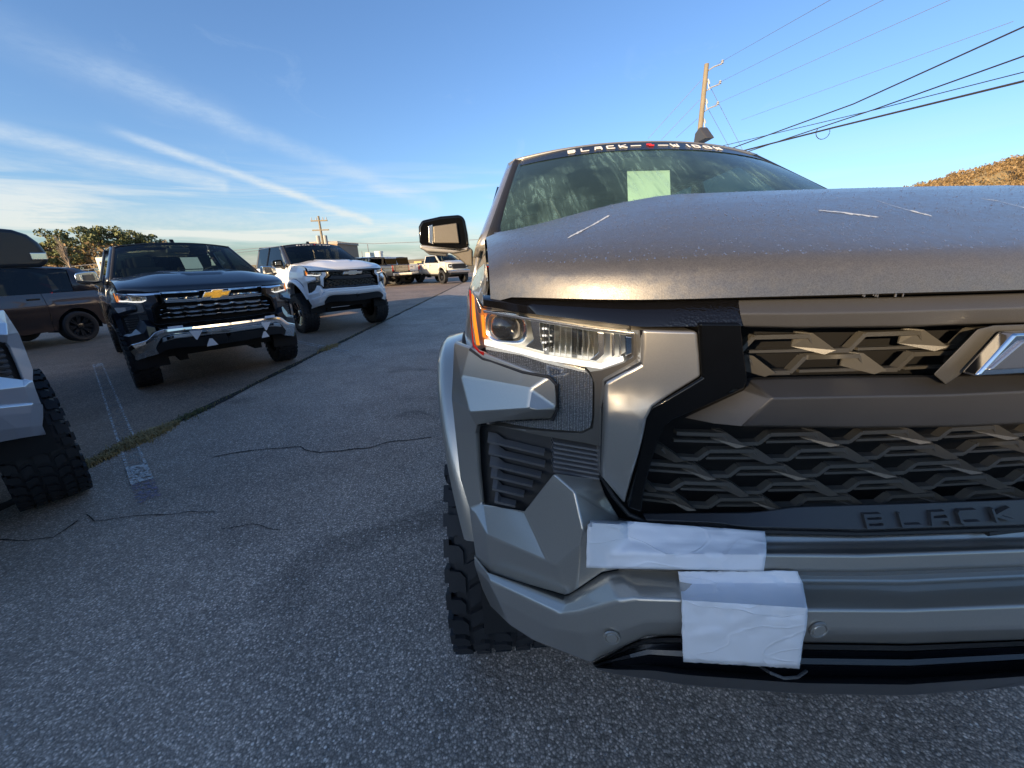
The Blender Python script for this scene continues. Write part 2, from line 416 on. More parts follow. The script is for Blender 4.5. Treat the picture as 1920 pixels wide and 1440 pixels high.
GLYPH = {'B': [[(0, 0), (0, 1), (.85, 1), (1, .8), (.85, .52), (.1, .52)], [(.85, .52), (1, .3), (.85, 0), (0, 0)]],
 'L': [[(0, 1), (0, 0), (1, 0)]], 'A': [[(0, 0), (.15, 1), (.9, 1), (1, .8), (1, 0)], [(.08, .45), (1, .45)]],
 'C': [[(1, 1), (.1, 1), (0, .85), (0, .15), (.1, 0), (1, 0)]], 'K': [[(0, 0), (0, 1)], [(1, 1), (.1, .5), (1, 0)]],
 'W': [[(0, 1), (.12, 0), (.5, .1), (.88, 0), (1, 1)], [(.5, .1), (.5, .75)]], 'I': [[(.5, 0), (.5, 1)]], 'D': [[(0, 0), (0, 1), (.8, 1), (1, .75), (1, .25), (.8, 0), (0, 0)]],
 'O': [[(.1, 0), (0, .15), (0, .85), (.1, 1), (.9, 1), (1, .85), (1, .15), (.9, 0), (.1, 0)]], '-': [[(-.2, .5), (1.2, .5)]],
 'S': [[(1, 1), (0, 1), (0, .5), (1, .5), (1, 0), (0, 0)]], 'F': [[(0, 0), (0, 1), (1, 1)], [(0, .5), (.8, .5)]], 'R': [[(0, 0), (0, 1), (1, 1), (1, .5), (0, .5)], [(.5, .5), (1, 0)]],
 'E': [[(1, 1), (0, 1), (0, 0), (1, 0)], [(0, .5), (.8, .5)]], 'H': [[(0, 0), (0, 1)], [(1, 0), (1, 1)], [(0, .5), (1, .5)]], 'V': [[(0, 1), (.5, 0), (1, 1)]], 'T': [[(0, 1), (1, 1)], [(.5, 1), (.5, 0)]],
 'M': [[(0, 0), (0, 1), (.5, .4), (1, 1), (1, 0)]], 'N': [[(0, 0), (0, 1), (1, 0), (1, 1)]],
 '0': [[(0, 0), (0, 1), (1, 1), (1, 0), (0, 0)]], '1': [[(.5, 0), (.5, 1)]], '2': [[(0, 1), (1, 1), (1, .5), (0, .5), (0, 0), (1, 0)]]}
def glyph(ch, place, w_, h_, sw, mb, th=0.002):
    """place(u, v, off) -> point; flat bars along the letter's strokes"""
    for st in GLYPH.get(ch, []):
        for (a, b) in zip(st, st[1:]):
            ax, ay, bx, by = a[0] * w_, a[1] * h_, b[0] * w_, b[1] * h_
            L = math.hypot(bx - ax, by - ay)
            if L < 1e-6: continue
            ux, uy = (bx - ax) / L, (by - ay) / L; nx, ny = -uy * sw / 2, ux * sw / 2; e = sw * 0.45
            q = [(ax - ux * e + nx, ay - uy * e + ny), (bx + ux * e + nx, by + uy * e + ny), (bx + ux * e - nx, by + uy * e - ny), (ax - ux * e - nx, ay - uy * e - ny)]
            mb.prism(q, lambda p: place(p[0], p[1], 0), lambda p: place(p[0], p[1], th))

# ------------------------------------------------------------------ wheels
def lathe(prof, n, cx):
    """prof: (x, r) pairs, revolved about the axle; centre at cx=(x,y,z)"""
    rows = [[(cx[0] + x, cx[1] + r * math.sin(2 * math.pi * k / n), cx[2] + r * math.cos(2 * math.pi * k / n)) for k in range(n)] for x, r in prof]
    return grid(rows, True)
def wheel(parent, c, r, wd, rim_r, side, tread=True, rim='black', n=48, steer=0.0):
    """side -1: outer face towards -x"""
    W2 = wd / 2; sx = side
    prof = [(-W2 * .86, rim_r - .01), (-W2 * .98, rim_r + .03), (-W2, (r + rim_r) / 2 + .01), (-W2 * .97, r - .055), (-W2 * .90, r - .028), (-W2 * .82, r - .016), (0, r - .012),
            (W2 * .82, r - .016), (W2 * .90, r - .028), (W2 * .97, r - .055), (W2, (r + rim_r) / 2 + .01), (W2 * .98, rim_r + .03), (W2 * .86, rim_r - .01)]
    vs, fs = lathe(prof, n, (0, 0, 0)); mb = MB().add(vs, fs)
    if tread:
        rnd = random.Random(3)
        nb = 34
        for row, (x0, wx, off) in enumerate([(-.80, .30, 0), (-.43, .30, .5), (0, .34, .2), (.43, .30, .7), (.80, .30, .0)]):
            for k in range(nb):
                a = 2 * math.pi * (k + off) / nb
                big = 1.0 if (k + row) % 2 else .8
                L = 2 * math.pi * r / nb * .42 * big; hx = wx * W2 * .5 * (1.06 if k % 2 else .92)
                skew = .35 * (1 if row % 2 else -1)
                top = r + (.000 if row in (1, 2, 3) else -.003)
                q = []
                for (ux, ua) in ((-1, -1), (-.3, -1), (.1, -.7), (1, -.9), (1, .6), (.4, 1), (-1, .8)):
                    q.append((x0 * W2 + ux * hx, a + (ua * L + ux * hx * skew) / r))
                def fp(p, rr): return (p[0], rr * math.sin(p[1]), rr * math.cos(p[1]))
                mb.prism(q, lambda p: fp(p, top - .015), lambda p: fp(p, top))
        for k in range(nb * 1):       # shoulder lugs that run down the sidewall
            for s in (-1, 1):
                a = 2 * math.pi * (k + .25) / nb; da = .045 if k % 2 else .06; rr0 = r - (.075 if k % 2 else .055)
                q = [(a - da, r - .004), (a + da, r - .004), (a + da * .6, rr0), (a - da * .6, rr0)]
                mb.prism(q, lambda p: (s * W2 * .93, p[1] * math.sin(p[0]), p[1] * math.cos(p[0])), lambda p: (s * W2 * 1.03, p[1] * math.sin(p[0]), p[1] * math.cos(p[0])))
    root = empty('wheel', c, steer, parent)
    mb.build('tyre', M_rubber, root, ang=35)
    mr = M_rimblack if rim != 'chrome' else M_rimcut
    if rim == 'plain': mr = M_liner
    vs, fs = lathe([(sx * W2 * .9, rim_r), (sx * W2 * .93, rim_r + .012), (sx * W2 * .88, rim_r - .012), (sx * W2 * .3, rim_r - .03), (sx * W2 * .15, .10), (sx * W2 * .15, .001)], 36, (0, 0, 0))
    rm = MB().add(vs, fs)
    for k in range(8):
        a = 2 * math.pi * k / 8
        for da in (-.13, .13):
            p0 = Vector((sx * W2 * .55, .07 * math.sin(a + da), .07 * math.cos(a + da))); p1 = Vector((sx * W2 * .82, (rim_r - .02) * math.sin(a + da), (rim_r - .02) * math.cos(a + da)))
            t = (p1 - p0).normalized(); sd = Vector((sx, 0, 0)).cross(t).normalized() * .016; dp = Vector((-sx * .03, 0, 0))
            pts = [p0 + sd, p0 - sd, p1 - sd * 1.2, p1 + sd * 1.2]; rm.add(pts + [p + dp for p in pts], [(0, 1, 2, 3), (4, 7, 6, 5), (0, 4, 5, 1), (1, 5, 6, 2), (2, 6, 7, 3), (3, 7, 4, 0)])
    rm.build('rim', mr, root, ang=30)
    hb = MB(); hb.add(*lathe([(sx * W2 * .3, .075), (sx * W2 * .68, .07), (sx * W2 * .72, .055), (sx * W2 * .72, .001)], 20, (0, 0, 0)))
    for k in range(12):
        a = 2 * math.pi * k / 12; hb.box((sx * W2 * .86, (rim_r - .004) * math.sin(a), (rim_r - .004) * math.cos(a)), (.02, .012, .012))
    hb.build('hub_cap', M_rimcut if rim != 'plain' else M_rimblack, root)
    return root
# ------------------------------------------------------------------ pickup truck builder (local frame: x across, y back from the nose, z up)
def lerp(a, b, t): return a + (b - a) * t
def smooth(a, b, x):
    t = max(0, min(1, (x - a) / (b - a))); return t * t * (3 - 2 * t)
def interp(tab, x):
    if x <= tab[0][0]: return tab[0][1]
    for (a, va), (b, vb) in zip(tab, tab[1:]):
        if x <= b: return va + (vb - va) * (x - a) / (b - a)
    return tab[-1][1]
LIP = sorted([(-q.x, q.z) for q in (S(905, 555), S(1000, 558), S(1190, 562), S(1400, 557), S(1700, 549), S(1920, 543))])
NOSE = [(0, 0), (.002, .006), (.005, .020), (.009, .033), (.016, .045), (.03, .057), (.055, .069), (.10, .085), (.18, .106), (.3, .124), (.5, .142), (1.1, .172)]
def zhood(x, y):
    ax = abs(x); d = max(0, y - F(x))
    z = interp(LIP, ax) + interp(NOSE, d) + .062 * smooth(.88, .42, ax) * smooth(0.02, .5, d)
    lipc = smooth(0, .5, d)                              # lip height differences fade out backwards
    z += (interp(LIP, .3) - interp(LIP, ax)) * lipc
    z -= .012 * smooth(.84, .897, ax) ** 2
    return z
WB = 3.75; AX = .85; ZC = .62; RA = .535
def hw(y): return .925 + .06 * smooth(.25, .75, y) + .012 * smooth(.8, 1.6, y)
def xside(y, z):
    x = hw(y) - .05 * smooth(.95, .6, z) - .012 * smooth(1.05, 1.2, z) * (1 - smooth(1.2, 1.3, z)) - .022 * smooth(1.22, 1.36, z) - .035 * smooth(1.36, 1.52, z)
    return x
def zbot(y, ya, r, base):
    if abs(y - ya) < r: return max(base, ZC + math.sqrt(r * r - (y - ya) ** 2))
    return base
def side_rows(y0, y1, zt, ya=None, base=.60, n=30, m=10, xt=None):
    rows = []
    for i in range(n + 1):
        y = lerp(y0, y1, i / n); b = zbot(y, ya, RA, base) if ya else base; t_ = zt(y) if callable(zt) else zt
        row = []
        for j in range(m + 1):
            z = lerp(b, t_, j / m); x = xside(y, z)
            if xt: x = lerp(x, xt(y), smooth(1.34, t_, z) ** 2)
            row.append((-x, y, z))
        rows.append(row)
    return rows
def shifted(vs, dz): return [(v[0], v[1], v[2] + dz) for v in vs]

def flare(root, ya, mat, w=.085):
    rows = []
    for i in range(37):
        a = R(lerp(19 if ya < 2 else 0, 182, i / 36)); e = math.sin(max(0, a)) if 0 < a < math.pi else 0
        out = .95 + .125 * e if ya < 2 else 1.0 + .085 * e ** .7
        prof = [(RA - .005, out - .15), (RA, out - .02), (RA + .012, out - .004), (RA + .03, out), (RA + .055, out - .008), (RA + .075, out - .03), (RA + .085, out - .09)]
        k_ = lerp(.5, 1, smooth(15, 75, math.degrees(a))) if ya < 2 else 1
        rows.append([(-x, ya - (RA + (r - RA) * k_) * math.cos(a), ZC + (RA + (r - RA) * k_) * math.sin(a)) for r, x in prof])
    vs, fs = grid(rows)
    mesh2('fender_flare', vs, fs, mat, root, pair=True, ang=40)
    # dark rubber edge between flare and body
    for s in (-1, 1):
        MB().tube([(s * abs(r[6][0]), r[6][1], r[6][2]) for r in rows[1:-1]], .006, 6).build('flare_seal', M_seam, root)

def pickup(name, label, group, loc, psi, body, dz=0.0, wr=.445, style='widow', detail=2, roofmat=None, hoodmat=None, rim='black', flares=True, facemat=None, mirror='std', paper=None, wx=.905, ww=.32):
    root = empty(name, loc, psi); tag(root, label, 'pickup truck', group)
    root['dz'] = dz
    B = empty('body_group_tmp', (0, 0, 0), 0, root)      # removed at the end, its children go to the truck
    roofmat = roofmat or body; hoodmat = hoodmat or body; facemat = facemat or body
    # hood
    rows = []
    for d in [0, .004, .009, .015, .022, .03, .04, .055, .075, .1, .13, .17, .22, .28, .35, .45, .55, .65, .75, .85, .95]:
        row = []
        for i in range(25):
            x = -.893 * (1 - i / 24); yend = 1.03 - .07 * smooth(.9, .0, abs(x)) - .035 * smooth(.45, .7, abs(x)) * smooth(.88, .8, abs(x)); y = F(x) + d / .95 * (yend - F(x)) if d > .3 else F(x) + d
            row.append((x, y, zhood(x, y)))
        rows.append(row)
    rows.insert(0, [(p[0], p[1] + .03, p[2] - .006) for p in rows[0]])
    if style != 'widow' or True:
        pass
    vs, fs = grid(rows); mesh('hood', vs, fs, hoodmat, B, mirror=True, ang=60)
    if style == 'chrome' or detail == 2 and name != 'silver_pickup':
        # raised centre bulge of the hood
        r2 = []
        for i in range(13):
            y = lerp(.32, .95, i / 12); hwid = lerp(.20, .46, i / 12)
            r2.append([(-hwid * u, y, zhood(-hwid * u, y) + (.016 * smooth(1.0, .82, u)) * smooth(.3, .4, y) - .002) for u in (1, .96, .9, .82, .6, .3, 0)])
        vs, fs = grid(r2); mesh('hood_bulge', vs, fs, hoodmat, B, mirror=True, ang=60)
    # cowl
    cw = [[(-.86 * (1 - i / 12), yy + .01 - .07 * (i / 12), zz + .02 * (i / 12)) for i in range(13)] for yy, zz in ((1.0, 1.572), (1.06, 1.585), (1.16, 1.58))]
    vs, fs = grid(cw); mesh('cowl_grille', vs, fs, M_cowl, B, mirror=True)
    # fender, doors, box sides
    vs, fs = grid(side_rows(.33, 1.245, lambda y: zhood(-.895, y) - .004, AX, .66, 34, 14, lambda y: .898))
    mesh2('front_fender', vs, fs, body, B, pair=True, ang=50)
    for nm, a, b in (('front_door', 1.255, 2.66), ('rear_door', 2.668, 3.55)):
        vs, fs = grid(side_rows(a, b, 1.50, None, .68, 14, 14))
        ob = mesh2(nm, vs, fs, body, B, pair=True, solid=.02, ang=50)
        for s, o in zip((-1, 1), ob):
            yh = b - .16
            xh = hw(yh) - .035
            mb = MB(); mb.box((s * (xh + .035), yh, 1.33), (.018, .2, .03)); mb.box((s * (xh + .015), yh - .085, 1.33), (.05, .02, .026)); mb.box((s * (xh + .015), yh + .085, 1.33), (.05, .02, .026))
            mb.build('door_handle', M_chrome if style == 'chrome' else (M_black if rim != 'x' else M_black), o, bevel=.004)
    YR = AX + WB
    vs, fs = grid(side_rows(3.60, 5.72, 1.43, YR, .70, 50, 14)); mesh2('bed_side', vs, fs, body, B, pair=True, solid=.03, ang=50)
    vs, fs = grid([[(-.93, y, 1.43), (-.89, y, 1.445), (-.82, y, 1.43), (-.82, y, .98)] for y in (3.60, 5.72)]); mesh2('bed_rail', vs, fs, M_dkplastic, B, pair=True, bevel=.006)
    MB().box((0, 4.66, .96), (1.66, 2.1, .03)).box((0, 3.61, 1.2), (1.66, .03, .5)).build('bed_floor', M_liner, B)
    tg = MB().box((0, 5.70, 1.20), (1.56, .06, .50)).build('tailgate', body, B, bevel=.012)
    for s in (-1, 1): MB().box((s * .87, 5.715, 1.22), (.17, .07, .40)).build('tail_light', M_red, B, bevel=.015, bang=40)
    MB().box((0, 5.80, .80), (1.9, .20, .2)).box((0, 5.86, .78), (1.2, .12, .12)).build('rear_bumper', M_chrome if style in ('chrome', 'far') else M_black, B, bevel=.02)
    MB().box((0, 5.735, 1.3), (.3, .02, .06)).build('tailgate_handle', M_black, B)
    # underbody
    mb = MB(); mb.box((0, 3.0, .62), (1.25, 5.1, .12)); mb.box((0, 2.4, .72), (1.7, 2.2, .1)); mb.box((0, .55, .95), (1.3, .6, .5)); mb.box((-.45, 3, .55), (.1, 5.0, .14)); mb.box((.45, 3, .55), (.1, 5.0, .14))
    mb.build('chassis', M_void, B)
    for s in (-1, 1):
        for ya in (AX, YR):
            rr = [[(s * x, ya - (RA + .012) * math.cos(R(a)), ZC + (RA + .012) * math.sin(R(a))) for a in range(-15, 196, 10)] for x in (.955, .62)]
            vs, fs = grid(rr); mesh('wheel_arch_liner', vs, fs, M_liner, B, ang=40)
        MB().box((s * .86, 2.42, .63), (.16, 2.25, .09)).build('side_step', M_dkplastic, B, bevel=.02)
    # cab
    def wsh(u, v):      # u -1..1 across, v 0..1 up
        a = abs(u); x = u * lerp(.85, .675, v)
        y = lerp(1.15, 1.93, v) - .10 * (1 - a ** 2.2) - .03 * math.sin(math.pi * v) * 0
        z = lerp(1.555, 2.015, v) + .05 * (1 - a ** 2.2) * v + .02 * math.sin(math.pi * v)
        return (x, y, z)
    vs, fs = grid([[wsh(-1 + 2 * i / 24, v / 10) for i in range(25)] for v in range(11)])
    ws = mesh('windshield', vs, fs, M_wind if detail == 3 else M_glass, B, ang=60)
    off = lambda p, d: (p[0], p[1] - d * .5, p[2] + d)
    if detail >= 2 and style == 'widow':
        bn = .865
        vs, fs = grid([[off(wsh(-.985 + 1.97 * i / 24, v), .003) for i in range(25)] for v in (bn, (1 + bn) / 2, 1.0)])
        mesh('windshield_banner', vs, fs, M_banner, ws, ang=60)
        sp = list(zip('BLACK', (-.62, -.52, -.42, -.325, -.23))) + list(zip('--', (-.13, .085))) + list(zip('WIDOW', (.18, .29, .36, .455, .55)))
        for ch, u0 in sp:
            lt = MB(); glyph(ch, lambda a, b, o, u0=u0: off(wsh(u0 + a / .72, .905 + b / .9), .005 + (.002 if o else 0)), .036, .038, .0072, lt); lt.build('banner_letter' if ch != '-' else 'banner_dash', M_letter, ws)
        rd = MB()
        for k in range(2):
            q = [(-.02 + .014 * k, .0 + .018 * (1 - k)), (.02 + .014 * k, .0 + .018 * (1 - k)), (.026 + .014 * k, .016 + .018 * (1 - k)), (-.014 + .014 * k, .016 + .018 * (1 - k))]
            rd.prism(q, lambda p: off(wsh(p[0], .915 + p[1]), .005), lambda p: off(wsh(p[0], .915 + p[1]), .008))
        rd.build('windshield_emblem', M_redmark, ws)
    # pillars, rails, roof
    blk = M_seam
    def rib(name, a, b, mat, n=8, **k):
        rows = []
        for i in range(n + 1):
            t = i / n; p = Vector(a[0]).lerp(Vector(a[1]), t); q = Vector(b[0]).lerp(Vector(b[1]), t); mid = (p + q) / 2 + Vector((-.012, -.004, .010)); rows.append([p, mid, q])
        vs, fs = grid(rows); return mesh2(name, vs, fs, mat, B, pair=True, solid=.03, ang=60, **k)
    w0, w1 = wsh(-1, 0), wsh(-1, 1)
    rib('a_pillar', ((-.90, 1.14, 1.555), (-.710, 1.96, 2.02)), ((-.952, 1.33, 1.50), (-.74, 2.10, 2.000)), roofmat)
    rib('pillar_trim', ((w0[0] + .012, w0[1] - .004, w0[2] + .003), (w1[0] + .012, w1[1] - .004, w1[2] + .003)), ((-.902, 1.145, 1.553), (-.712, 1.962, 2.018)), blk)
    rib('roof_rail', ((-.710, 1.96, 2.024), (-.715, 3.62, 2.012)), ((-.74, 2.10, 1.998), (-.775, 3.45, 1.99)), roofmat)
    rib('b_pillar', ((-.948, 2.60, 1.50), (-.77, 2.62, 1.997)), ((-.948, 2.72, 1.50), (-.77, 2.72, 1.997)), M_black)
    rib('c_pillar', ((-.945, 3.44, 1.50), (-.772, 3.44, 1.99)), ((-.93, 3.60, 1.43), (-.735, 3.62, 2.00)), roofmat)
    rows = []
    for i in range(15):
        y = lerp(1.93, 3.66, i / 14); row = []
        for j in range(13):
            u = -1 + j / 12; a = abs(u); x = u * .712
            yy = y - (.10 * (1 - a ** 2.2)) * (1 - smooth(1.9, 2.3, y)); z = 2.021 + (.050 + .022 * math.sin(math.pi * min(1, (y - 1.85) / 1.85))) * (1 - a ** 2.2)
            row.append((x, yy, z - .03 * smooth(3.5, 3.7, y)))
        rows.append(row)
    vs, fs = grid(rows); mesh('roof', vs, fs, roofmat, B, mirror=True, ang=60, solid=.015)
    MB().box((0, 3.66, 1.72), (1.46, .02, .44)).build('rear_window', M_side, B)
    MB().box((0, 3.64, 1.52), (1.8, .03, .1)).box((0, 3.655, 1.975), (1.42, .03, .13)).build('rear_cab_panel', roofmat, B)
    for nm, pts in (('front_side_window', [(-.952, 1.34, 1.50), (-.948, 2.60, 1.50), (-.768, 2.62, 1.998), (-.742, 2.11, 1.998)]), ('rear_side_window', [(-.948, 2.72, 1.50), (-.945, 3.45, 1.50), (-.773, 3.42, 1.99), (-.768, 2.73, 1.997)])):
        q = [(p[0] + .006, p[1], p[2]) for p in pts]; mesh2(nm, q, [(0, 1, 2, 3)], M_side, B, pair=True)
    # cabin
    mb = MB(); mb.box((0, 1.42, 1.46), (1.66, .55, .14)); mb.box((0, 2.5, 1.0), (1.7, 2.3, .08)); mb.box((0, 3.58, 1.3), (1.66, .05, .6)); mb.build('dashboard', M_interior, B, bevel=.03)
    for x in (-.38, .38):
        for y in (2.25, 3.2):
            mb = MB(); mb.box((x, y - .1, 1.18), (.52, .5, .16)); mb.box((x, y + .16, 1.45), (.48, .14, .55), Matrix.Rotation(R(-12), 3, 'X')); mb.box((x, y + .22, 1.80), (.26, .09, .18)); mb.build('seat', M_seat, B, bevel=.04, seg=3)
    st = MB(); st.tube([(.38 + .18 * math.cos(a / 12 * 2 * math.pi), 1.80 - .05 * math.sin(a / 12 * 2 * math.pi), 1.52 + .17 * math.sin(a / 12 * 2 * math.pi)) for a in range(13)], .015, 8).build('steering_wheel', M_interior, B)
    mb = MB(); mb.box((0, 1.80, 1.955), (.28, .07, .06)); mb.box((0, 1.86, 2.0), (.16, .12, .05)); mb.build('rear_view_mirror', M_interior, B, bevel=.012)
    if paper:
        x, y, z, wx_, wz_ = paper
        n = Matrix.Rotation(R(-52), 3, 'X')
        MB().box((x, y, z), (wx_, .002, wz_), n).build('price_sheet', M_paper, B)
    # fin aerial
    fx = .0 if name != 'silver_pickup' else Ty(1325, 255, 2.10).x
    fin = MB(); zq = 0 if name != 'silver_pickup' else Ty(1325, 263, 2.1).z - 2.055
    fin.prism([(0, 0), (.16, 0), (.15, .05), (.10, .065)], lambda p: (fx - .026, 2.05 + p[0] + 0, 2.055 + zq + p[1] * 1.3), lambda p: (fx + .026, 2.05 + p[0], 2.055 + zq + p[1] * 1.3)); fin.build('roof_aerial', M_black if name != 'silver_pickup' else M_dkplastic, B, bevel=.006)
    # mirrors
    if mirror == 'std':
        side_mirror(B, style, roofmat if style == 'widow' else body)
    elif mirror == 'tow': tow_mirror(B)
    else:
        for s in (-1, 1): MB().box((s * 1.08, 1.42, 1.60), (.2, .1, .18)).box((s * .98, 1.42, 1.54), (.12, .05, .05)).build('side_mirror', M_black if mirror == 'plain' else M_chrome, B, bevel=.02)
    if flares:
        flare(B, AX, body); flare(B, YR, body)
    if style in ('widow', 'chrome'): fascia(B, body, facemat, style, detail)
    else: far_front(B, body)
    # wheels: directly under the truck, unaffected by the lift of the body
    for s in (-1, 1):
        for ya in (AX, YR):
            wheel(root, (s * wx, ya, wr), wr, ww, wr * .58, s, tread=detail >= 2, rim=rim, n=64 if detail == 3 else 32)
    MB().tube([(-.8, AX, wr), (.8, AX, wr)], .05).build('axle', M_void, root); MB().tube([(-.8, YR, wr), (.8, YR, wr)], .06).build('axle', M_void, root); MB().box((0, YR, wr), (.3, .3, .25)).build('differential', M_void, root, bevel=.05)
    for o in list(B.children):
        o.parent = root; o.location.z += dz
    bpy.data.objects.remove(B)
    return root

def side_mirror(B, style, mat):
    T = lambda px, py, y: Ty(px, py, y)
    shell = [(784, 425), (790, 413), (826, 405), (862, 402), (871, 409), (877, 440), (879, 462), (862, 467), (824, 463), (786, 458)]
    base = [(786, 458), (824, 463), (862, 467), (879, 462), (876, 470), (850, 475), (800, 472), (787, 466)]
    topm = M_black if style == 'widow' else M_chrome
    y0 = 1.36
    for s in (-1, 1):
        def fl(v): return (v[0] * -s, v[1], v[2])
        mb = MB(); mb.prism(shell, lambda p: fl(T(p[0], p[1], y0)), lambda p: fl(T(p[0], p[1], y0) + Vector((0, .13, 0)))); sh = mb.build('side_mirror', topm, B, bevel=.012, seg=3, bang=40)
        mb = MB(); mb.prism(base, lambda p: fl(T(p[0], p[1], y0 - .003)), lambda p: fl(T(p[0], p[1], y0) + Vector((0, .125, 0)))); mb.build('mirror_skirt', mat, sh, bevel=.008, seg=3, bang=40)
        mb = MB(); mb.prism([(812, 424), (856, 418), (861, 456), (813, 456)], lambda p: fl(T(p[0], p[1], y0 - .012)), lambda p: fl(T(p[0], p[1], y0) + Vector((0, .02, 0)))); mb.build('mirror_back_panel', M_matte2, sh, bevel=.004)
        mb = MB(); mb.prism([(803, 424), (811, 421), (812, 458), (804, 455)], lambda p: fl(T(p[0], p[1], y0 - .014)), lambda p: fl(T(p[0], p[1], y0) + Vector((0, .02, 0)))); mb.build('turn_lamp', M_satin, sh, bevel=.002)
        mb = MB(); mb.prism([(835, 470), (878, 462), (886, 468), (886, 500), (874, 497), (858, 483)], lambda p: fl(T(p[0], p[1], y0 + .01)), lambda p: fl(T(p[0], p[1], y0) + Vector((0, .08, 0)))); mb.build('mirror_arm', M_matte2, sh, bevel=.008, seg=3, bang=40)
        mb = MB(); mb.prism([(794, 470), (838, 474), (836, 481), (805, 478)], lambda p: fl(T(p[0], p[1], y0 + .02)), lambda p: fl(T(p[0], p[1], y0) + Vector((0, .08, 0)))); mb.build('mirror_lamp', M_dkplastic, sh, bevel=.004)
def tow_mirror(B):
    for s in (-1, 1):
        prof = [(1.05, 1.60), (1.08, 1.545), (1.28, 1.55), (1.325, 1.58), (1.33, 1.65), (1.31, 1.72), (1.27, 1.775), (1.21, 1.805), (1.12, 1.815), (1.05, 1.79), (1.04, 1.70)]
        sh = MB().prism(prof, lambda p: (s * p[0], 1.34, p[1]), lambda p: (s * p[0], 1.48, p[1])).build('side_mirror', M_valance, B, bevel=.03, seg=4, bang=40)
        MB().box((s * 1.285, 1.335, 1.625), (.08, .03, .05)).build('turn_lamp', M_chrome, sh, bevel=.006)
        MB().box((s * 1.03, 1.40, 1.60), (.2, .05, .05)).box((s * 1.03, 1.40, 1.74), (.2, .05, .05)).build('mirror_arm', M_dkplastic, sh, bevel=.01)

def far_front(B, body):
    vs = []; n = 12
    rows = []
    for z, dy in ((1.43, .0), (1.40, -.01), (.95, -.03)):
        rows.append([(-.93 + .93 * i / n, F(-.93 + .93 * i / n) + dy, z) for i in range(n + 1)])
    vs, fs = grid(rows); mesh('front_panel', vs, fs, body, B, mirror=True, ang=50)
    MB().box((0, -.02, 1.22), (1.15, .10, .34)).build('grille', M_void, B, bevel=.03)
    g = MB()
    for k in range(4): g.box((0, -.075, 1.10 + k * .08), (1.1, .03, .02))
    g.build('grille_bars', M_dkplastic, B)
    for s in (-1, 1):
        MB().box((s * .74, .06, 1.25), (.26, .12, .26)).build('headlight', M_darkglass, B, bevel=.03)
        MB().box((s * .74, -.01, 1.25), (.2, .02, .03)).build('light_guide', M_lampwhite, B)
    MB().box((0, -.03, .86), (1.86, .22, .2)).box((-.55, -.10, .86), (.5, .1, .16)).box((.55, -.10, .86), (.5, .1, .16)).build('front_bumper', M_chrome, B, bevel=.03)
    MB().box((0, .02, .70), (1.6, .16, .12)).build('front_valance', M_valance, B, bevel=.02)

def bowtie(B, cx, cz, y, hwid, hh, mat, edge):
    sl = hh * 1.1
    def outline(k, m_):
        a, h, c = hwid - k, hh * .62 - k, hwid * .36 - k; H = hh - k
        return [(-a, -h), (-c - sl * .2, -h), (-c - sl * .45, -H), (c - sl * .3, -H), (c - sl * .05, -h), (a - sl * .7, -h), (a, h), (c + sl * .2, h), (c + sl * .45, H), (-c + sl * .3, H), (-c + sl * .05, h), (-a + sl * .7, h)]
    o = MB().prism(outline(0, 0), lambda p: (cx + p[0], y, cz + p[1]), lambda p: (cx + p[0], y + .02, cz + p[1])).build('front_emblem', edge, B, bevel=.004, bang=40)
    MB().prism(outline(.009, 0), lambda p: (cx + p[0], y - .004, cz + p[1]), lambda p: (cx + p[0], y + .01, cz + p[1])).build('emblem_face', mat, o, bevel=.003, bang=40)

def mesh_rows(parent, mat, zs, x0, x1f, pitch, ph, dy, hgt=.024):
    """rows of a trapezoid-wave grille, each its own piece, across the whole nose"""
    for k, z in enumerate(zs):
        mb = MB(); xa = x1f(k); x = -xa - pitch * 2; x += ((k % 2) * .5 + ph) * pitch
        th = .0034
        def bar(p, q, t=th, d0=0.0, d1=.013):
            p, q = Vector(p), Vector(q); u = (q - p).normalized(); nn = Vector((-u.y, u.x)) * t
            pl = [p + nn, q + nn, q - nn, p - nn]
            mb.prism([(v.x, v.y) for v in pl], lambda v: (v[0], F(v[0]) + dy + d0, v[1]), lambda v: (v[0], F(v[0]) + dy + d1, v[1]))
        while x < xa:
            a, b, c, d, e = x, x + pitch * .46, x + pitch * .58, x + pitch * .85, x + pitch * .96
            def cl(v): return max(-xa, min(xa, v))
            segs = [((a, z), (b, z)), ((b, z), (c, z - hgt)), ((c, z - hgt), (d, z - hgt)), ((d, z - hgt), (e, z)), ((e, z), (x + pitch, z)), ((a - pitch * .04, z - hgt), (c, z - hgt))]
            for i, (p, q) in enumerate(segs):
                if p[0] < -xa or q[0] > xa: continue
                bar(p, q, th if i < 5 else .0022, 0.0 if i < 5 else .006)
            if b > -xa + .01 and c + .02 < xa:   # triangular wedge at the falling end
                tri = [(b - .012, z + .005, .014), (b + .002, z + .005, -.002), (c + .010, z - hgt * .8, -.016), (c - .001, z - hgt - .003, -.010), (b - .012, z - hgt * .8, .016)]
                fr = [(t[0], F(t[0]) + dy + t[2], t[1]) for t in tri]; bk = [(t[0], F(t[0]) + dy + .018, t[1]) for t in tri]
                mb.add(fr + bk, [(0, 1, 2, 3, 4), (9, 8, 7, 6, 5), (0, 5, 6, 1), (1, 6, 7, 2), (2, 7, 8, 3), (3, 8, 9, 4), (4, 9, 5, 0)])
            x += pitch
        mb.build('grille_row', mat, parent, ang=30)

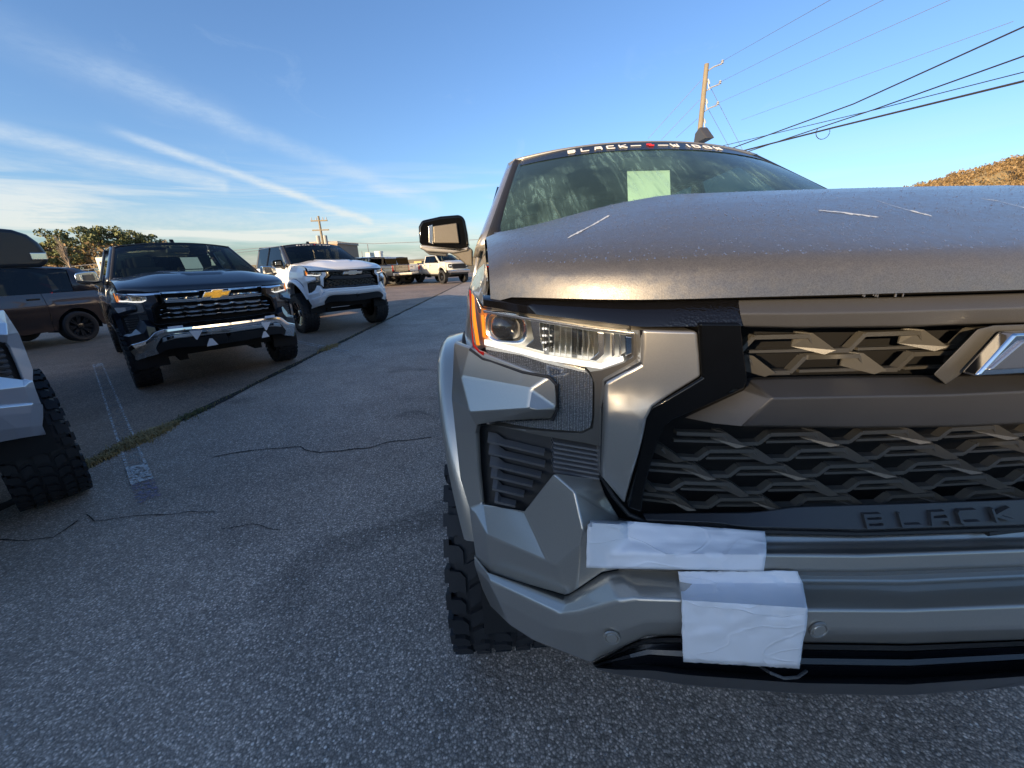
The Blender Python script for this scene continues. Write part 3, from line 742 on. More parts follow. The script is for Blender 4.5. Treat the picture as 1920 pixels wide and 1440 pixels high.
def fascia(B, body, face, style, detail):
    widow = style == 'widow'
    trim = M_wetblack if detail == 3 else M_black
    mdark = M_matte if widow else M_black
    # --- radiator space behind everything
    vs, fs = grid([[(-.90 + .90 * i / 8, F(-.90 + .90 * i / 8) + .11, z) for i in range(9)] for z in (1.44, 1.2, 1.0, .80)])
    mesh('radiator_screen', vs, fs, M_void, B, mirror=True)
    # --- band under the hood lip
    vs, fs = strip([[(904, 552, .05), (1000, 562, .05), (1190, 566, .05), (1385, 561, .05)], [(905, 553, .012), (1000, 563, .012), (1190, 567, .012), (1385, 562, .012)],
                    [(906, 562, -.006), (1000, 575, -.006), (1190, 590, -.008), (1388, 590, -.01)], [(906, 574, -.004), (990, 588, -.008), (1105, 601, -.014), (1200, 613, -.016), (1392, 611, -.016)],
                    [(906, 576, .03), (990, 590, .03), (1105, 603, .03), (1200, 616, .03), (1392, 613, .03)]], 30)
    mesh2('hood_edge_trim', vs, fs, trim if widow else M_chrome, B, pair=True, ang=50)
    # --- black bezel beside the grille
    bez = [(1312, 606, .0), (1391, 606, .0), (1396, 660, .0), (1403, 712, .0), (1397, 729, .0), (1314, 766, .0), (1262, 788, .0), (1248, 800, .0), (1228, 848, .0), (1210, 913, .0), (1203, 962, .0), (1178, 953, .0), (1195, 880, .0), (1211, 781, .0), (1223, 764, .0), (1318, 708, .0), (1312, 620, .0)]
    plate('grille_bezel', [(p[0], p[1]) for p in bez], -.022, .07, M_black, B, bevel=.006, seg=3)
    # --- body-coloured upright between lamp and bezel
    plate('lamp_side_panel', [(1203, 618), (1311, 621), (1317, 706), (1222, 762), (1209, 781), (1176, 953), (1130, 897), (1132, 765), (1136, 718), (1203, 681)], -.018, .05, face, B, bevel=.006, seg=3,
          fn=lambda x, z: -.012 * smooth(S(1250, 760).z + .03, S(1250, 760).z - .02, z) + .02 * smooth(S(1150, 780).z, S(1150, 950).z, z))
    # --- backing behind lamp and vent
    plate('lamp_surround', [(880, 541), (905, 574), (1100, 600), (1200, 615), (1204, 680), (1134, 720), (1131, 765), (1130, 900), (1038, 888), (985, 962), (903, 944), (892, 860), (890, 800), (1030, 700), (886, 655)], .048, .03, M_dkplastic, B, bevel=0)
    plate('lamp_frame', [(1107, 697), (1128, 694), (1170, 680), (1188, 669), (1188, 628), (1202, 619), (1203, 681), (1136, 718), (1132, 765), (1129, 838), (1095, 830), (940, 800), (912, 795), (991, 806), (1092, 813), (1112, 803), (1115, 779), (1115, 720)], .004, .04, M_dkplastic if not widow else M_frame, B, bevel=.003)
    # --- dotted reflector panel
    plate('reflector_panel', [(911, 655), (976, 666), (1021, 680), (1105, 700), (1111, 712), (1111, 779), (1107, 801), (1090, 809), (991, 801), (939, 791), (1029, 787), (1043, 779), (1046, 745), (1040, 719), (1029, 709), (980, 696), (920, 675)], .006, .03, M_dots, B, bevel=.002)
    headlight(B, widow, detail)
    # --- corner of the bumper, upper blade (facets)
    V = {'a': (851, 640, .02), 'b': (879, 650, .0), 'c': (1030, 707, -.004), 'd': (1043, 722, 0), 'e': (1045, 765, -.004), 'f': (1034, 787, -.004), 'g': (930, 791, -.006), 'h': (896, 797, -.008),
         'r1': (994, 730, -.022), 'r2': (989, 766, -.040), 'r3': (880, 773, -.055), 'r4': (864, 706, -.008), 'k': (846, 745, .015), 'm': (853, 813, .02), 'n': (892, 815, .0), 'o': (896, 880, .005), 'p': (903, 944, .01),
         'q': (862, 897, .01), 's': (879, 953, -.005), 't': (891, 965, -.02), 'e2': (1008, 768, -.040)}
    fc = [('a', 'b', 'r4'), ('b', 'c', 'r1', 'r4'), ('c', 'd', 'e', 'r1'), ('r4', 'r1', 'r2'), ('r1', 'e', 'e2', 'r2'), ('r4', 'r2', 'r3'), ('a', 'r4', 'k'), ('r4', 'r3', 'k'), ('r3', 'r2', 'e2', 'g', 'h'), ('e2', 'e', 'f', 'g'),
          ('k', 'r3', 'h', 'n', 'm'), ('m', 'n', 'o', 'q'), ('q', 'o', 'p', 's'), ('s', 'p', 't')]
    # --- lower corner pocket
    V.update({'v0': (1038, 887, -.02), 'v1': (1126, 898, .02), 'v2': (1135, 925, .02), 'v3': (1166, 977, .02), 'v3b': (1166, 1010, -.03), 'v4': (1076, 920, -.045), 'v5': (1092, 993, -.075), 'v6': (1089, 1024, -.08), 'v7': (1046, 1060, -.085),
              'v8': (1028, 1054, -.085), 'v9': (982, 958, -.035), 'p2': (940, 952, .015), 'v11': (912, 1004, -.06), 'v13': (884, 990, -.02), 'w0': (891, 1043, .0), 'w1': (920, 1077, -.045), 'w2': (1063, 1118, -.07), 'w3': (1080, 1108, -.07), 'w4': (1130, 1074, -.06), 'w5': (1168, 1068, -.05)})
    fc += [('p', 'p2', 'v9', 'v8', 'v11'), ('t', 'p', 'v11'), ('s', 't', 'v13'), ('t', 'v11', 'v13'), ('v0', 'v4', 'v5', 'v6', 'v7', 'v8', 'v9'), ('v0', 'v1', 'v2', 'v4'), ('v2', 'v3', 'v4'), ('v3', 'v3b', 'v5', 'v4'),
           ('v13', 'v11', 'w1', 'w0'), ('v11', 'v8', 'w2', 'w1'), ('v8', 'v7', 'w2'), ('v7', 'v6', 'w3', 'w2'), ('v6', 'v5', 'v3b', 'w5', 'w4', 'w3')]
    ks = list(V); vs = [S(*V[k]) for k in ks]
    mesh2('bumper_corner', vs, [tuple(ks.index(i) for i in f) for f in fc], face, B, pair=True, solid=.012, bevel=.015, seg=6, bang=8)
    # edges of the blade turned inwards around the vent
    vs, fs = strip([[(1045, 722, -.004), (1047, 765, -.004), (1036, 789, -.004), (930, 793, -.006), (895, 799, -.008), (892, 815, .0), (896, 880, .005), (903, 946, .01)], [(1045, 722, .05), (1047, 765, .05), (1036, 789, .05), (932, 794, .05), (897, 800, .05), (895, 815, .05), (898, 880, .05), (904, 946, .05)]], 30)
    mesh2('vent_reveal', vs, fs, M_dkplastic, B, pair=True)
    # --- side vent: louvres and ribs
    for k, (lx, yf, rx) in enumerate([(914, 826, 1020), (916, 848, 1021), (918, 871, 1014), (920, 892, 998), (923, 915, 982), (927, 939, 966)]):
        sl = .235; n = 7
        fr = [(lerp(lx, rx, i / n), yf + (lerp(lx, rx, i / n) - lx) * sl) for i in range(n + 1)]
        ro = [[S(x, y + 4, .006) for x, y in fr], [S(x, y, .000) for x, y in fr], [S(x + 2, y - (17 if i < 2 else 10) , .034) for i, (x, y) in enumerate(fr)], [S(x + 2, y - 4, .046) for x, y in fr]]
        vs, fs = grid(ro); mesh2('vent_louvre', vs, fs, M_louvre, B, pair=True, ang=25)
    for k in range(7):
        y = 829 + 8.8 * k
        plate('vent_rib', [(1038, y), (1124, y + 15), (1124, y + 18.5), (1038, y + 3.5)], .012, .03, M_louvre, B, bevel=0, maxlen=.2)
    # --- seams
    for s in (-1, 1):
        pts = [S(*p) for p in [(1204, 619, -.012), (1205, 680, -.012), (1137, 717, -.010), (1132, 765, -.01), (1129, 895, .0), (1150, 930, .0), (1178, 964, .0), (1215, 980, .005), (1347, 984, .005), (1392, 995, .0), (1613, 1001, -.012), (1920, 991, -.012), (2000, 989, -.012)]]
        MB().tube([(p.x * -s, p.y, p.z) for p in pts], .0042, 6).build('panel_seam', M_seam, B)
        pts = [S(*p) for p in [(881, 655, -.001), (905, 672, -.001), (980, 698, -.003), (1030, 707, -.004), (1044, 722, -.002), (1046, 765, -.004), (1036, 788, -.004)]]
        MB().tube([(p.x * -s, p.y, p.z) for p in pts], .003, 6).build('panel_seam', M_seam, B)
    # --- grille
    g0 = empty('grille', (0, 0, 0), 0, B)
    if widow:
        vs, fs = strip([[(1384, 562, .04), (1500, 560, .04), (1700, 556, .04), (2010, 546, .04)], [(1384, 563, .012), (1500, 561, .012), (1700, 557, .012), (2010, 547, .012)], [(1388, 588, -.012), (1500, 588, -.012), (1700, 584, -.012), (2010, 574, -.012)],
                        [(1393, 612, -.004), (1500, 614, -.004), (1700, 612, -.004), (2010, 602, -.004)], [(1393, 614, .04), (1500, 616, .04), (1700, 614, .04), (2010, 604, .04)]], 24, True)
        mesh('grille_top_bar', vs, fs, mdark, g0, mirror=True, bevel=.003, bang=20)
        vs, fs = strip([[(1403, 708, .05), (1600, 704, .05), (1780, 703, .05), (2010, 696, .05)], [(1403, 712, .028), (1600, 708, .028), (1780, 706, .028), (2010, 700, .028)], [(1450, 747, -.022), (1600, 744, -.022), (1780, 741, -.022), (2010, 730, -.022)],
                        [(1398, 798, .0), (1600, 801, .0), (1780, 799, .0), (2010, 790, .0)], [(1398, 800, .05), (1600, 803, .05), (1780, 801, .05), (2010, 792, .05)]], 24, True)
        q = [S(1403, 712, .028), S(1397, 731, .028), S(1450, 747, -.022), S(1398, 798, .0), S(1340, 794, .008), S(1284, 783, .03)]
        nv = len(vs); vs = list(vs) + q; fs = list(fs) + [(nv, nv + 2, nv + 1), (nv + 1, nv + 2, nv + 3, nv + 4, nv + 5)]
        mesh('grille_centre_bar', vs, fs, mdark, g0, mirror=True, bevel=.004, bang=12)
        zu = [S(1600, 628, .03).z, S(1600, 668, .03).z]
        for z_, in zip(zu): pass
        mesh_rows(g0, M_grille, zu, 0, lambda k: .535, .165, .30, .03, .024)
        mesh_rows(g0, M_grille, [S(1600, y, .03).z for y in (812, 843, 874, 905, 934)], 0, lambda k: (.60, .62, .64, .655, .665)[k], .148, .12, .03, .0165)
        # lower lettered bar
        vs, fs = strip([[(1205, 962, .05), (1413, 960, .05), (1493, 949, .05), (1700, 943, .05), (2010, 932, .05)], [(1205, 963, .012), (1413, 961, .012), (1493, 950, .012), (1700, 944, .012), (2010, 933, .012)], [(1212, 975, -.006), (1345, 980, -.006), (1395, 988, -.008), (1613, 994, -.010), (2010, 982, -.010)],
                        [(1215, 979, .0), (1347, 983, .0), (1392, 993, .0), (1613, 998, -.0), (2010, 985, .0)]], 26, True)
        lb = mesh('grille_lower_bar', vs, fs, M_lowbar, g0, mirror=True, bevel=.002, bang=25)
        zb, zt2 = S(1640, 984, -.005).z, S(1640, 962, .004).z; hgt = zt2 - zb
        def place(a, b, o, x0): return (x0 + a, F(x0 + a) + lerp(-.008, .006, min(1.1, b / (hgt * 1.3))) - (.004 if o else -.002), zb + b)
        xs_ = [S(px, 975, 0).x for px in (1618, 1682, 1736, 1790, 1852)]
        for ch, x0 in list(zip('BLACK', xs_)) + list(zip('WIDOW', (.060, .112, .150, .196, .242))):
            lt = MB(); glyph(ch, lambda a, b, o, x0=x0: place(a, b, o, x0), .030, hgt * .95, .0042, lt); lt.build('bar_letter', M_lowbar, g0)
        pz = S(1700, 665, 0).z
        MB().prism([(1863, 610), (1833, 617), (1750, 702), (1773, 721), (1800, 703), (1868, 622), (1925, 620), (1925, 608)], lambda p: S(p[0], p[1], -.022), lambda p: S(p[0], p[1], .03)).build('emblem_bracket', M_grille, g0, bevel=.002)
        xl = S(1803, 700, -.035).x; zl, zh_ = S(1803, 700, -.035).z, S(1870, 622, -.035).z
        bowtie(g0, 0.0, (zl + zh_) / 2, -.045, -xl, (zh_ - zl) / 2 / .62, M_chromegrey, M_chrome)
    else:
        zt, zb = S(1600, 600).z, S(1600, 985).z
        vs, fs = strip([[(1384, 562, .0), (1700, 557, 0), (2010, 547, 0)], [(1388, 580, -.02), (1700, 577, -.02), (2010, 567, -.02)], [(1393, 600, .0), (1700, 596, .0), (2010, 586, .0)], [(1393, 602, .04), (1700, 598, .04), (2010, 588, .04)]], 20, True)
        mesh('grille_top_bar', vs, fs, M_chrome, g0, mirror=True, bevel=.003)
        vs, fs = strip([[(1395, 690, .03), (1700, 690, .03), (2010, 680, .03)], [(1400, 700, -.02), (1700, 700, -.02), (2010, 690, -.02)], [(1400, 735, -.015), (1700, 735, -.015), (2010, 724, -.015)], [(1395, 745, .03), (1700, 745, .03), (2010, 733, .03)]], 20, True)
        mesh('grille_centre_bar', vs, fs, M_chrome, g0, mirror=True, bevel=.004)
        for f_, xw in ((.18, .53), (.50, .58), (.66, .60), (.82, .63)):
            z = lerp(zt, zb, f_); mb = MB(); n = 40; rows = []
            for i in range(n + 1):
                x = -xw + 2 * xw * i / n; wv = .010 * (abs(math.sin(math.pi * (x + .1) / .17)) > .93); rows.append([(x, F(x) + .01, z + wv - .018), (x, F(x) - .012 - wv, z + wv - .004), (x, F(x) + .012, z + wv + .016), (x, F(x) + .04, z + wv + .017)])
            vs, fs = grid(rows); mesh('grille_bar', vs, fs, M_chrome, g0)
        bowtie(g0, 0, S(1800, 640).z, -.05, .165, .058, M_gold, M_chrome)
        vs, fs = grid([[(-.68 + .68 * i / 8, F(-.68 + .68 * i / 8) + .012, z) for i in range(9)] for z in (zb, zb - .03)])
        mesh('grille_lower_bar', vs, fs, M_black, g0, mirror=True)
    # --- centre of the bumper: upper step
    if widow:
        vs, fs = strip([[(1160, 970, .04), (1215, 984, .03), (1345, 988, .03), (1392, 998, .03), (1613, 1002, .03), (2010, 988, .03)], [(1160, 974, .0), (1215, 990, .0), (1345, 994, .0), (1392, 1000, .0), (1613, 1003, .0), (2010, 989, .0)],
                        [(1160, 1000, -.01), (1215, 1010, -.01), (1345, 1016, -.01), (1392, 1019, -.01), (1613, 1020, -.01), (2010, 1009, -.01)], [(1160, 1030, -.050), (1215, 1036, -.052), (1345, 1038, -.054), (1392, 1038, -.054), (1613, 1040, -.054), (2010, 1027, -.054)],
                        [(1160, 1066, -.056), (1215, 1068, -.058), (1345, 1070, -.06), (1392, 1071, -.06), (1613, 1073, -.06), (2010, 1059, -.06)], [(1160, 1073, -.02), (1215, 1074, -.02), (1345, 1078, -.02), (1392, 1080, -.02), (1613, 1083, -.02), (2010, 1068, -.02)]], 34, True)
        mesh('bumper_step', vs, fs, face, B, mirror=True, bevel=.006, seg=3, bang=18)
    else:
        vs, fs = strip([[(1160, 980, .04), (1345, 988, .03), (1613, 1002, .03), (2010, 988, .03)], [(1160, 1066, -.01), (1345, 1070, -.01), (1613, 1073, -.01), (2010, 1059, -.01)], [(1160, 1090, -.01), (1345, 1090, -.01), (1613, 1090, -.01), (2010, 1080, -.01)]], 20, True)
        mesh('bumper_step', vs, fs, M_black, B, mirror=True)
    A = [(890, 1040, .0), (918, 1075, -.05), (1063, 1118, -.066), (1080, 1108, -.066), (1130, 1075, -.056), (1165, 1068, -.045), (1275, 1068, -.035), (1500, 1074, -.03), (1700, 1076, -.03), (1920, 1066, -.03), (2010, 1060, -.03)]
    Bb = [(889, 1046, -.015), (913, 1072, -.07), (1060, 1130, -.092), (1078, 1124, -.092), (1142, 1085, -.075), (1172, 1075, -.055), (1275, 1075, -.045), (1500, 1092, -.035), (1700, 1093, -.035), (1920, 1083, -.035), (2010, 1077, -.035)]
    Cc = [(890, 1060, -.03), (916, 1090, -.088), (1048, 1152, -.115), (1088, 1148, -.115), (1160, 1127, -.118), (1195, 1122, -.118), (1277, 1124, -.118), (1500, 1142, -.118), (1700, 1143, -.118), (1920, 1135, -.118), (2010, 1129, -.118)]
    Dd = [(905, 1105, -.03), (935, 1128, -.085), (1040, 1182, -.115), (1095, 1190, -.118), (1170, 1178, -.120), (1210, 1165, -.122), (1277, 1165, -.122), (1500, 1180, -.122), (1700, 1182, -.122), (1920, 1176, -.122), (2010, 1170, -.122)]
    Ee = [(920, 1137, -.02), (955, 1171, -.06), (1000, 1200, -.08), (1107, 1242, -.09), (1167, 1213, -.105), (1212, 1192, -.108), (1280, 1190, -.108), (1500, 1204, -.108), (1700, 1207, -.108), (1920, 1199, -.108), (2010, 1193, -.108)]
    rows = []
    for r in (A, Bb, Cc, Dd, Ee, [(p[0], p[1] + 1, p[2] + .06) for p in Ee]):
        q = [S(*p) for p in to_centre(r)]; q[-1].x = 0; rows.append(q)
    vs, fs = grid(rows); mesh('front_bumper', vs, fs, face if widow else M_chrome, B, mirror=True, bevel=.013, seg=5, bang=9)
    # --- valance
    ys = [(0, -.045), (5, -.085), (14, -.092), (17, -.06), (28, -.065), (31, -.095), (42, -.10), (45, -.07), (64, -.075), (68, -.11), (78, -.125), (98, -.06)]
    rows = []
    top = [(1110, 1243), (1167, 1214), (1212, 1193), (1280, 1191), (1500, 1203), (1700, 1206), (1920, 1198), (2010, 1192)]
    sc = [.12, .55, .8, .95, 1, 1, .9, .86]
    for h, dy in ys:
        q = [S(*p) for p in resample(to_centre([(p[0] + (h * .1 if i == 0 else 0), p[1] + h * s_, dy + (.02 if i == 0 else 0)) for i, (p, s_) in enumerate(zip(top, sc))]), 26)]; q[-1].x = 0; rows.append(q)
    vs, fs = grid(rows); mesh('front_valance', vs, fs, M_valance, B, mirror=True, ang=25)
    if not widow:
        for k_, (dy_, h0, h1) in enumerate([(-.128, 22, 60)]):
            vs, fs = strip([[(1235, 1193 + h0, dy_ + .03), (1500, 1206 + h0, dy_ + .03), (2010, 1195 + h0, dy_ + .03)], [(1235, 1195 + h0, dy_), (1500, 1208 + h0, dy_), (2010, 1197 + h0, dy_)], [(1215, 1195 + h1, dy_), (1500, 1206 + h1, dy_), (2010, 1195 + h1, dy_)], [(1215, 1197 + h1, dy_ + .04), (1500, 1208 + h1, dy_ + .04), (2010, 1197 + h1, dy_ + .04)]], 20, True)
            mesh('bumper_lower_trim', vs, fs, M_chrome, B, mirror=True, bevel=.004)
    # --- parking sensors
    for (px, py) in ((1147, 1195), (1534, 1180)):
        c = S(px, py, -.121); nrm = Vector((-.25 if px < 1200 else -.02, -1, 0)).normalized()
        for s in (-1, 1):
            cc = Vector((c.x * -s, c.y, c.z)); n2 = Vector((nrm.x * -s, nrm.y, nrm.z)); a = n2.cross(Vector((0, 0, 1))).normalized(); b = n2.cross(a)
            rows = [[cc + n2 * d + (a * math.cos(t * math.pi / 12) + b * math.sin(t * math.pi / 12)) * r for t in range(24)] for r, d in ((.0145, .0), (.014, .003), (.0115, .003), (.0105, .0005), (.009, .003), (.0001, .003))]
            vs, fs = grid(rows, True); mesh('parking_sensor', vs, fs, face if widow else M_chrome, B, ang=30)

def headlight(B, widow, detail):
    outline = [(884, 545), (905, 578), (990, 592), (1104, 610), (1197, 621), (1186, 668), (1169, 678), (1126, 693), (1021, 676), (976, 664), (908, 652), (897, 656), (888, 640), (884, 595)]
    hs = plate('headlight', outline, .040, .02, M_lamphouse, B, bevel=0)
    sub = {-1: hs[0], 1: hs[1]}
    def pl(name, poly, dy, th, mat, bevel=.0015, **k):
        bm = S  # traced on the nose surface
        bb = MB().prism(poly, lambda p: S(p[0], p[1], dy), lambda p: S(p[0], p[1], dy + th))
        for s in (-1, 1): mesh(name, [(v[0] * -s, v[1], v[2]) for v in bb.v], bb.f, mat, sub[s], bevel=bevel, **k)
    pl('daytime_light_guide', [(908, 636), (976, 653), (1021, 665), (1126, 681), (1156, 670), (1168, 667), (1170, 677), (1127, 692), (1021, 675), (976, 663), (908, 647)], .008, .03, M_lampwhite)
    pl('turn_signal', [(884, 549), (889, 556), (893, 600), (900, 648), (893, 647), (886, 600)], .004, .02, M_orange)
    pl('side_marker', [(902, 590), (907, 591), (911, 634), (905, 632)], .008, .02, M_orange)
    pl('lens_rim', [(880, 542), (883, 545), (884, 600), (889, 645), (900, 658), (908, 660), (907, 668), (896, 660), (886, 648), (882, 598)], .0, .02, M_red)
    pl('chrome_corner', [(893, 556), (903, 580), (902, 588), (897, 588), (893, 572)], .004, .02, M_satin)
    pl('bezel_strip', [(906, 581), (990, 595), (1104, 613), (1190, 623), (1190, 629), (1104, 620), (990, 601), (906, 587)], .006, .03, M_satin)
    pl('module_divider', [(994, 600), (1012, 603), (1013, 628), (1020, 660), (1000, 655), (984, 650), (1000, 636)], .012, .02, M_satin)
    pl('module_divider', [(1120, 622), (1133, 624), (1133, 665), (1118, 678), (1105, 676), (1122, 660)], .012, .02, M_satin)
    pl('inner_fin', [(1146, 625), (1152, 625), (1153, 668), (1147, 670)], .012, .03, M_satin)
    pl('inner_fin', [(1160, 627), (1164, 627), (1165, 666), (1161, 668)], .012, .03, M_satin)
    pl('inner_fin', [(1172, 630), (1186, 632), (1186, 662), (1173, 669)], .014, .02, M_chrome)
    # projector: chamfered chrome frame and glass ball
    def rr(cx, cy, w, h, n=28, e=3.2):
        return [(cx + w * (abs(math.cos(t)) ** (2 / e)) * (1 if math.cos(t) > 0 else -1), cy + h * (abs(math.sin(t)) ** (2 / e)) * (1 if math.sin(t) > 0 else -1) + (w * math.cos(t)) * .16) for t in [2 * math.pi * i / n for i in range(n)]]
    for s in (-1, 1):
        rows = []
        for w, h, dy in ((40, 30, .012), (38, 28, .009), (33, 25, .012), (31, 23.5, .024), (27, 20, .034)):
            rows.append([(q.x * -s, q.y, q.z) for q in (S(x, y, dy) for x, y in rr(948, 614, w, h))])
        vs, fs = grid(rows, True); mesh('projector_frame', vs, fs, M_satin, sub[s], ang=30)
        c = S(947, 613, .03); rows = []
        for j in range(9):
            a = R(j * 11); rad = .0275 * math.cos(a)
            rows.append([(-s * (c.x + rad * math.cos(t * math.pi / 12)), c.y - .022 * math.sin(a), c.z + rad * math.sin(t * math.pi / 12)) for t in range(24)])
        vs, fs = grid(rows, True); mesh('projector_lens', vs, fs, M_darkglass, sub[s], ang=60)
        # slatted reflector bowl
        for k in range(9):
            x = 1020 + k * 10.5; mb = MB()
            top, bot = 606 + (x - 1020) * .13, 664 + (x - 1020) * .12
            ro = [[S(x, lerp(top, bot, i / 6), .034 - .012 * math.sin(math.pi * i / 6)) for i in range(7)], [S(x + 9, lerp(top + 1, bot + 1, i / 6), .022 - .010 * math.sin(math.pi * i / 6)) for i in range(7)]]
            vs, fs = grid(ro); mesh('reflector_slat', [(v[0] * -s, v[1], v[2]) for v in vs], fs, M_satin if k not in (0, 5) else M_darkglass, sub[s], ang=60)
        for k in range(4):
            sp = MB()
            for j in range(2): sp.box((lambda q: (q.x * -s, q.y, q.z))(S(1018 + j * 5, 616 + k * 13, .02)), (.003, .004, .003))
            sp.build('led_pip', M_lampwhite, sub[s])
    for s in (-1, 1):
        bb = []
    # clear outer lens as one curved sheet
    rows = []
    topl = [(883, 545), (905, 577), (990, 591), (1104, 609), (1197, 620)]; botl = [(889, 645), (908, 654), (980, 668), (1126, 695), (1192, 672)]
    tr, br = resample(topl, 20), resample(botl, 20)
    for i in range(5): rows.append([S(lerp(a[0], b[0], i / 4), lerp(a[1], b[1], i / 4), -.003 - .004 * math.sin(math.pi * i / 4)) for a, b in zip(tr, br)])
    vs, fs = grid(rows)
    for s in (-1, 1): mesh('lamp_lens', [(v[0] * -s, v[1], v[2]) for v in vs], fs, M_lens, sub[s], ang=60)

# materials used by the truck parts above
M_frame = P('lamp_frame_plastic', (0.13, 0.12, 0.105), 0.3, 0.4, coat=.3)
M_matte2 = P('mirror_plastic', (0.17, 0.15, 0.12), 0.35, 0.5, bump=.2, bscale=700)
M_louvre = P('louvre_plastic', (0.13, 0.13, 0.135), 0.32, bump=.1, bscale=700)
M_lowbar = P('dark_lettered_bar', (0.035, 0.037, 0.042), 0.38, bump=.15, bscale=800)
M_chromegrey = P('brushed_emblem', (0.42, 0.43, 0.45), 0.25, 0.9)
def cowlmat():
    m, t, b = new_mat('wet_cowl_plastic'); co = t.new('ShaderNodeTexCoord').outputs['Object']
    vo = t.new('ShaderNodeTexVoronoi', i_Scale=110.0); t.l.new(co, vo.inputs['Vector'])
    t.l.new(t.ramp(vo.outputs['Distance'], [(.1, (.30, .29, .26)), (.5, (.03, .03, .03))]), b.inputs['Base Color'])
    b.inputs['Roughness'].default_value = .3
    bp = t.new('ShaderNodeBump', i_Strength=.8, i_Distance=.004, i_Height=vo.outputs['Distance']); t.l.new(bp.outputs[0], b.inputs['Normal']); return m
M_cowl = cowlmat()
# ------------------------------------------------------------------ ground
def groundmat(name, base, spec, warm, scale=1.0, spk=1.0, stain=0.0):
    m, t, b = new_mat(name); co = t.new('ShaderNodeTexCoord').outputs['Object']
    vo = t.new('ShaderNodeTexVoronoi', i_Scale=130.0 * scale); t.l.new(co, vo.inputs['Vector'])
    vo2 = t.new('ShaderNodeTexVoronoi', i_Scale=62.0 * scale); t.l.new(t.vmath('ADD', co, (3.1, 1.7, .3)), vo2.inputs['Vector'])
    c1 = t.new('ShaderNodeSeparateColor', i_0=vo.outputs['Color']).outputs[0]; c2 = t.new('ShaderNodeSeparateColor', i_0=vo2.outputs['Color']).outputs[1]
    s1 = t.ramp(c1, [(0.0, 0.55), (0.5, 0.85), (0.80, 1.15), (0.95, 1.75)], 'LINEAR')
    s2 = t.math('MULTIPLY', t.ramp(c2, [(0.86, 0.0), (0.93, 1.0)]), t.ramp(vo2.outputs['Distance'], [(0.22, 1.0), (0.34, 0.0)]))
    pr = t.math('MULTIPLY', t.ramp(t.noise(co, .55, 5, .6), [(.3, .72), (.7, 1.2)]), t.ramp(t.noise(t.vmath('ADD', co, (31, 7, 0)), 1.1, 3, .5, .8), [(.28, .62), (.40, 1.0)]))
    pr2 = t.ramp(t.noise(t.vmath('ADD', co, (9, 4, 0)), 2.6, 4, .6), [(.3, .88), (.7, 1.1)])
    gap = t.ramp(vo.outputs['Distance'], [(.25, 1.0), (.62, .55)])
    f = t.math('MULTIPLY', t.math('MULTIPLY', t.math('MULTIPLY', s1, gap), pr), pr2)
    col = t.mix(1.0, base + (1,), t.new('ShaderNodeCombineColor', i_0=f, i_1=f, i_2=f).outputs[0], 'MULTIPLY')
    col = t.mix(t.math('MULTIPLY', s2, spk), col, spec)
    wm = t.ramp(t.noise(co, .23, 3, .6), [(.45, 0.0), (.7, 1.0)])
    col = t.mix(t.math('MULTIPLY', wm, .35), col, warm)
    t.l.new(col, b.inputs['Base Color']); b.inputs['Roughness'].default_value = .72
    h = t.math('SUBTRACT', t.math('MULTIPLY', c1, .6), vo.outputs['Distance'])
    bp = t.new('ShaderNodeBump', i_Strength=.55, i_Distance=.004, i_Height=h); t.l.new(bp.outputs[0], b.inputs['Normal'])
    return m
M_asphalt = groundmat('asphalt', (0.52, 0.430, 0.355), (0.84, 0.75, 0.66, 1), (0.36, 0.27, 0.19, 1))
M_asphalt2 = groundmat('worn_brown_asphalt', (0.38, 0.285, 0.215), (0.50, 0.43, 0.36, 1), (0.42, 0.26, 0.15, 1), .8, .5)
M_field = P('dry_field', (0.16, 0.12, 0.05), .9, var=.4, vscale=.08)
def sheet(name, pts, z, mat, kind='structure', nx=None):
    o = mesh(name, [(p[0], p[1], z) for p in pts], [tuple(range(len(pts)))], mat, recalc=False); return tag(o, kind=kind)
vs, fs = grid([[(x, y, -.02) for x in (-2500, -60, 60, 2500)] for y in (-2500, -40, 60, 2500)])
tag(mesh('ground', vs, fs, M_field), kind='structure')
XC = -3.49
sheet('driveway', [(XC, -40), (60, -40), (60, 60), (XC, 60)], 0, M_asphalt)
sheet('parking_lot', [(-60, -40), (XC, -40), (XC, 60), (-60, 60)], 0.0, M_asphalt2)
# joint between the two pavings: an open, ragged seam filled with soil
M_soil = P('dark_soil', (0.022, 0.019, 0.016), .95, bump=.8, bscale=60, var=.4, vscale=30)
rnd = random.Random(2); rows = []
y = -6
while y < 45:
    wdt = .045 + .035 * noise.noise((0, y * 1.3, 0)) + .02 * rnd.random(); cx = XC + .03 * noise.noise((5, y * .8, 0)); rows.append([(cx - wdt, y, .004), (cx - wdt * .4, y, .0045), (cx + wdt * .5, y, .0045), (cx + wdt, y, .004)]); y += .06
vs, fs = grid(rows); tag(mesh('pavement_joint', vs, fs, M_soil), kind='structure')
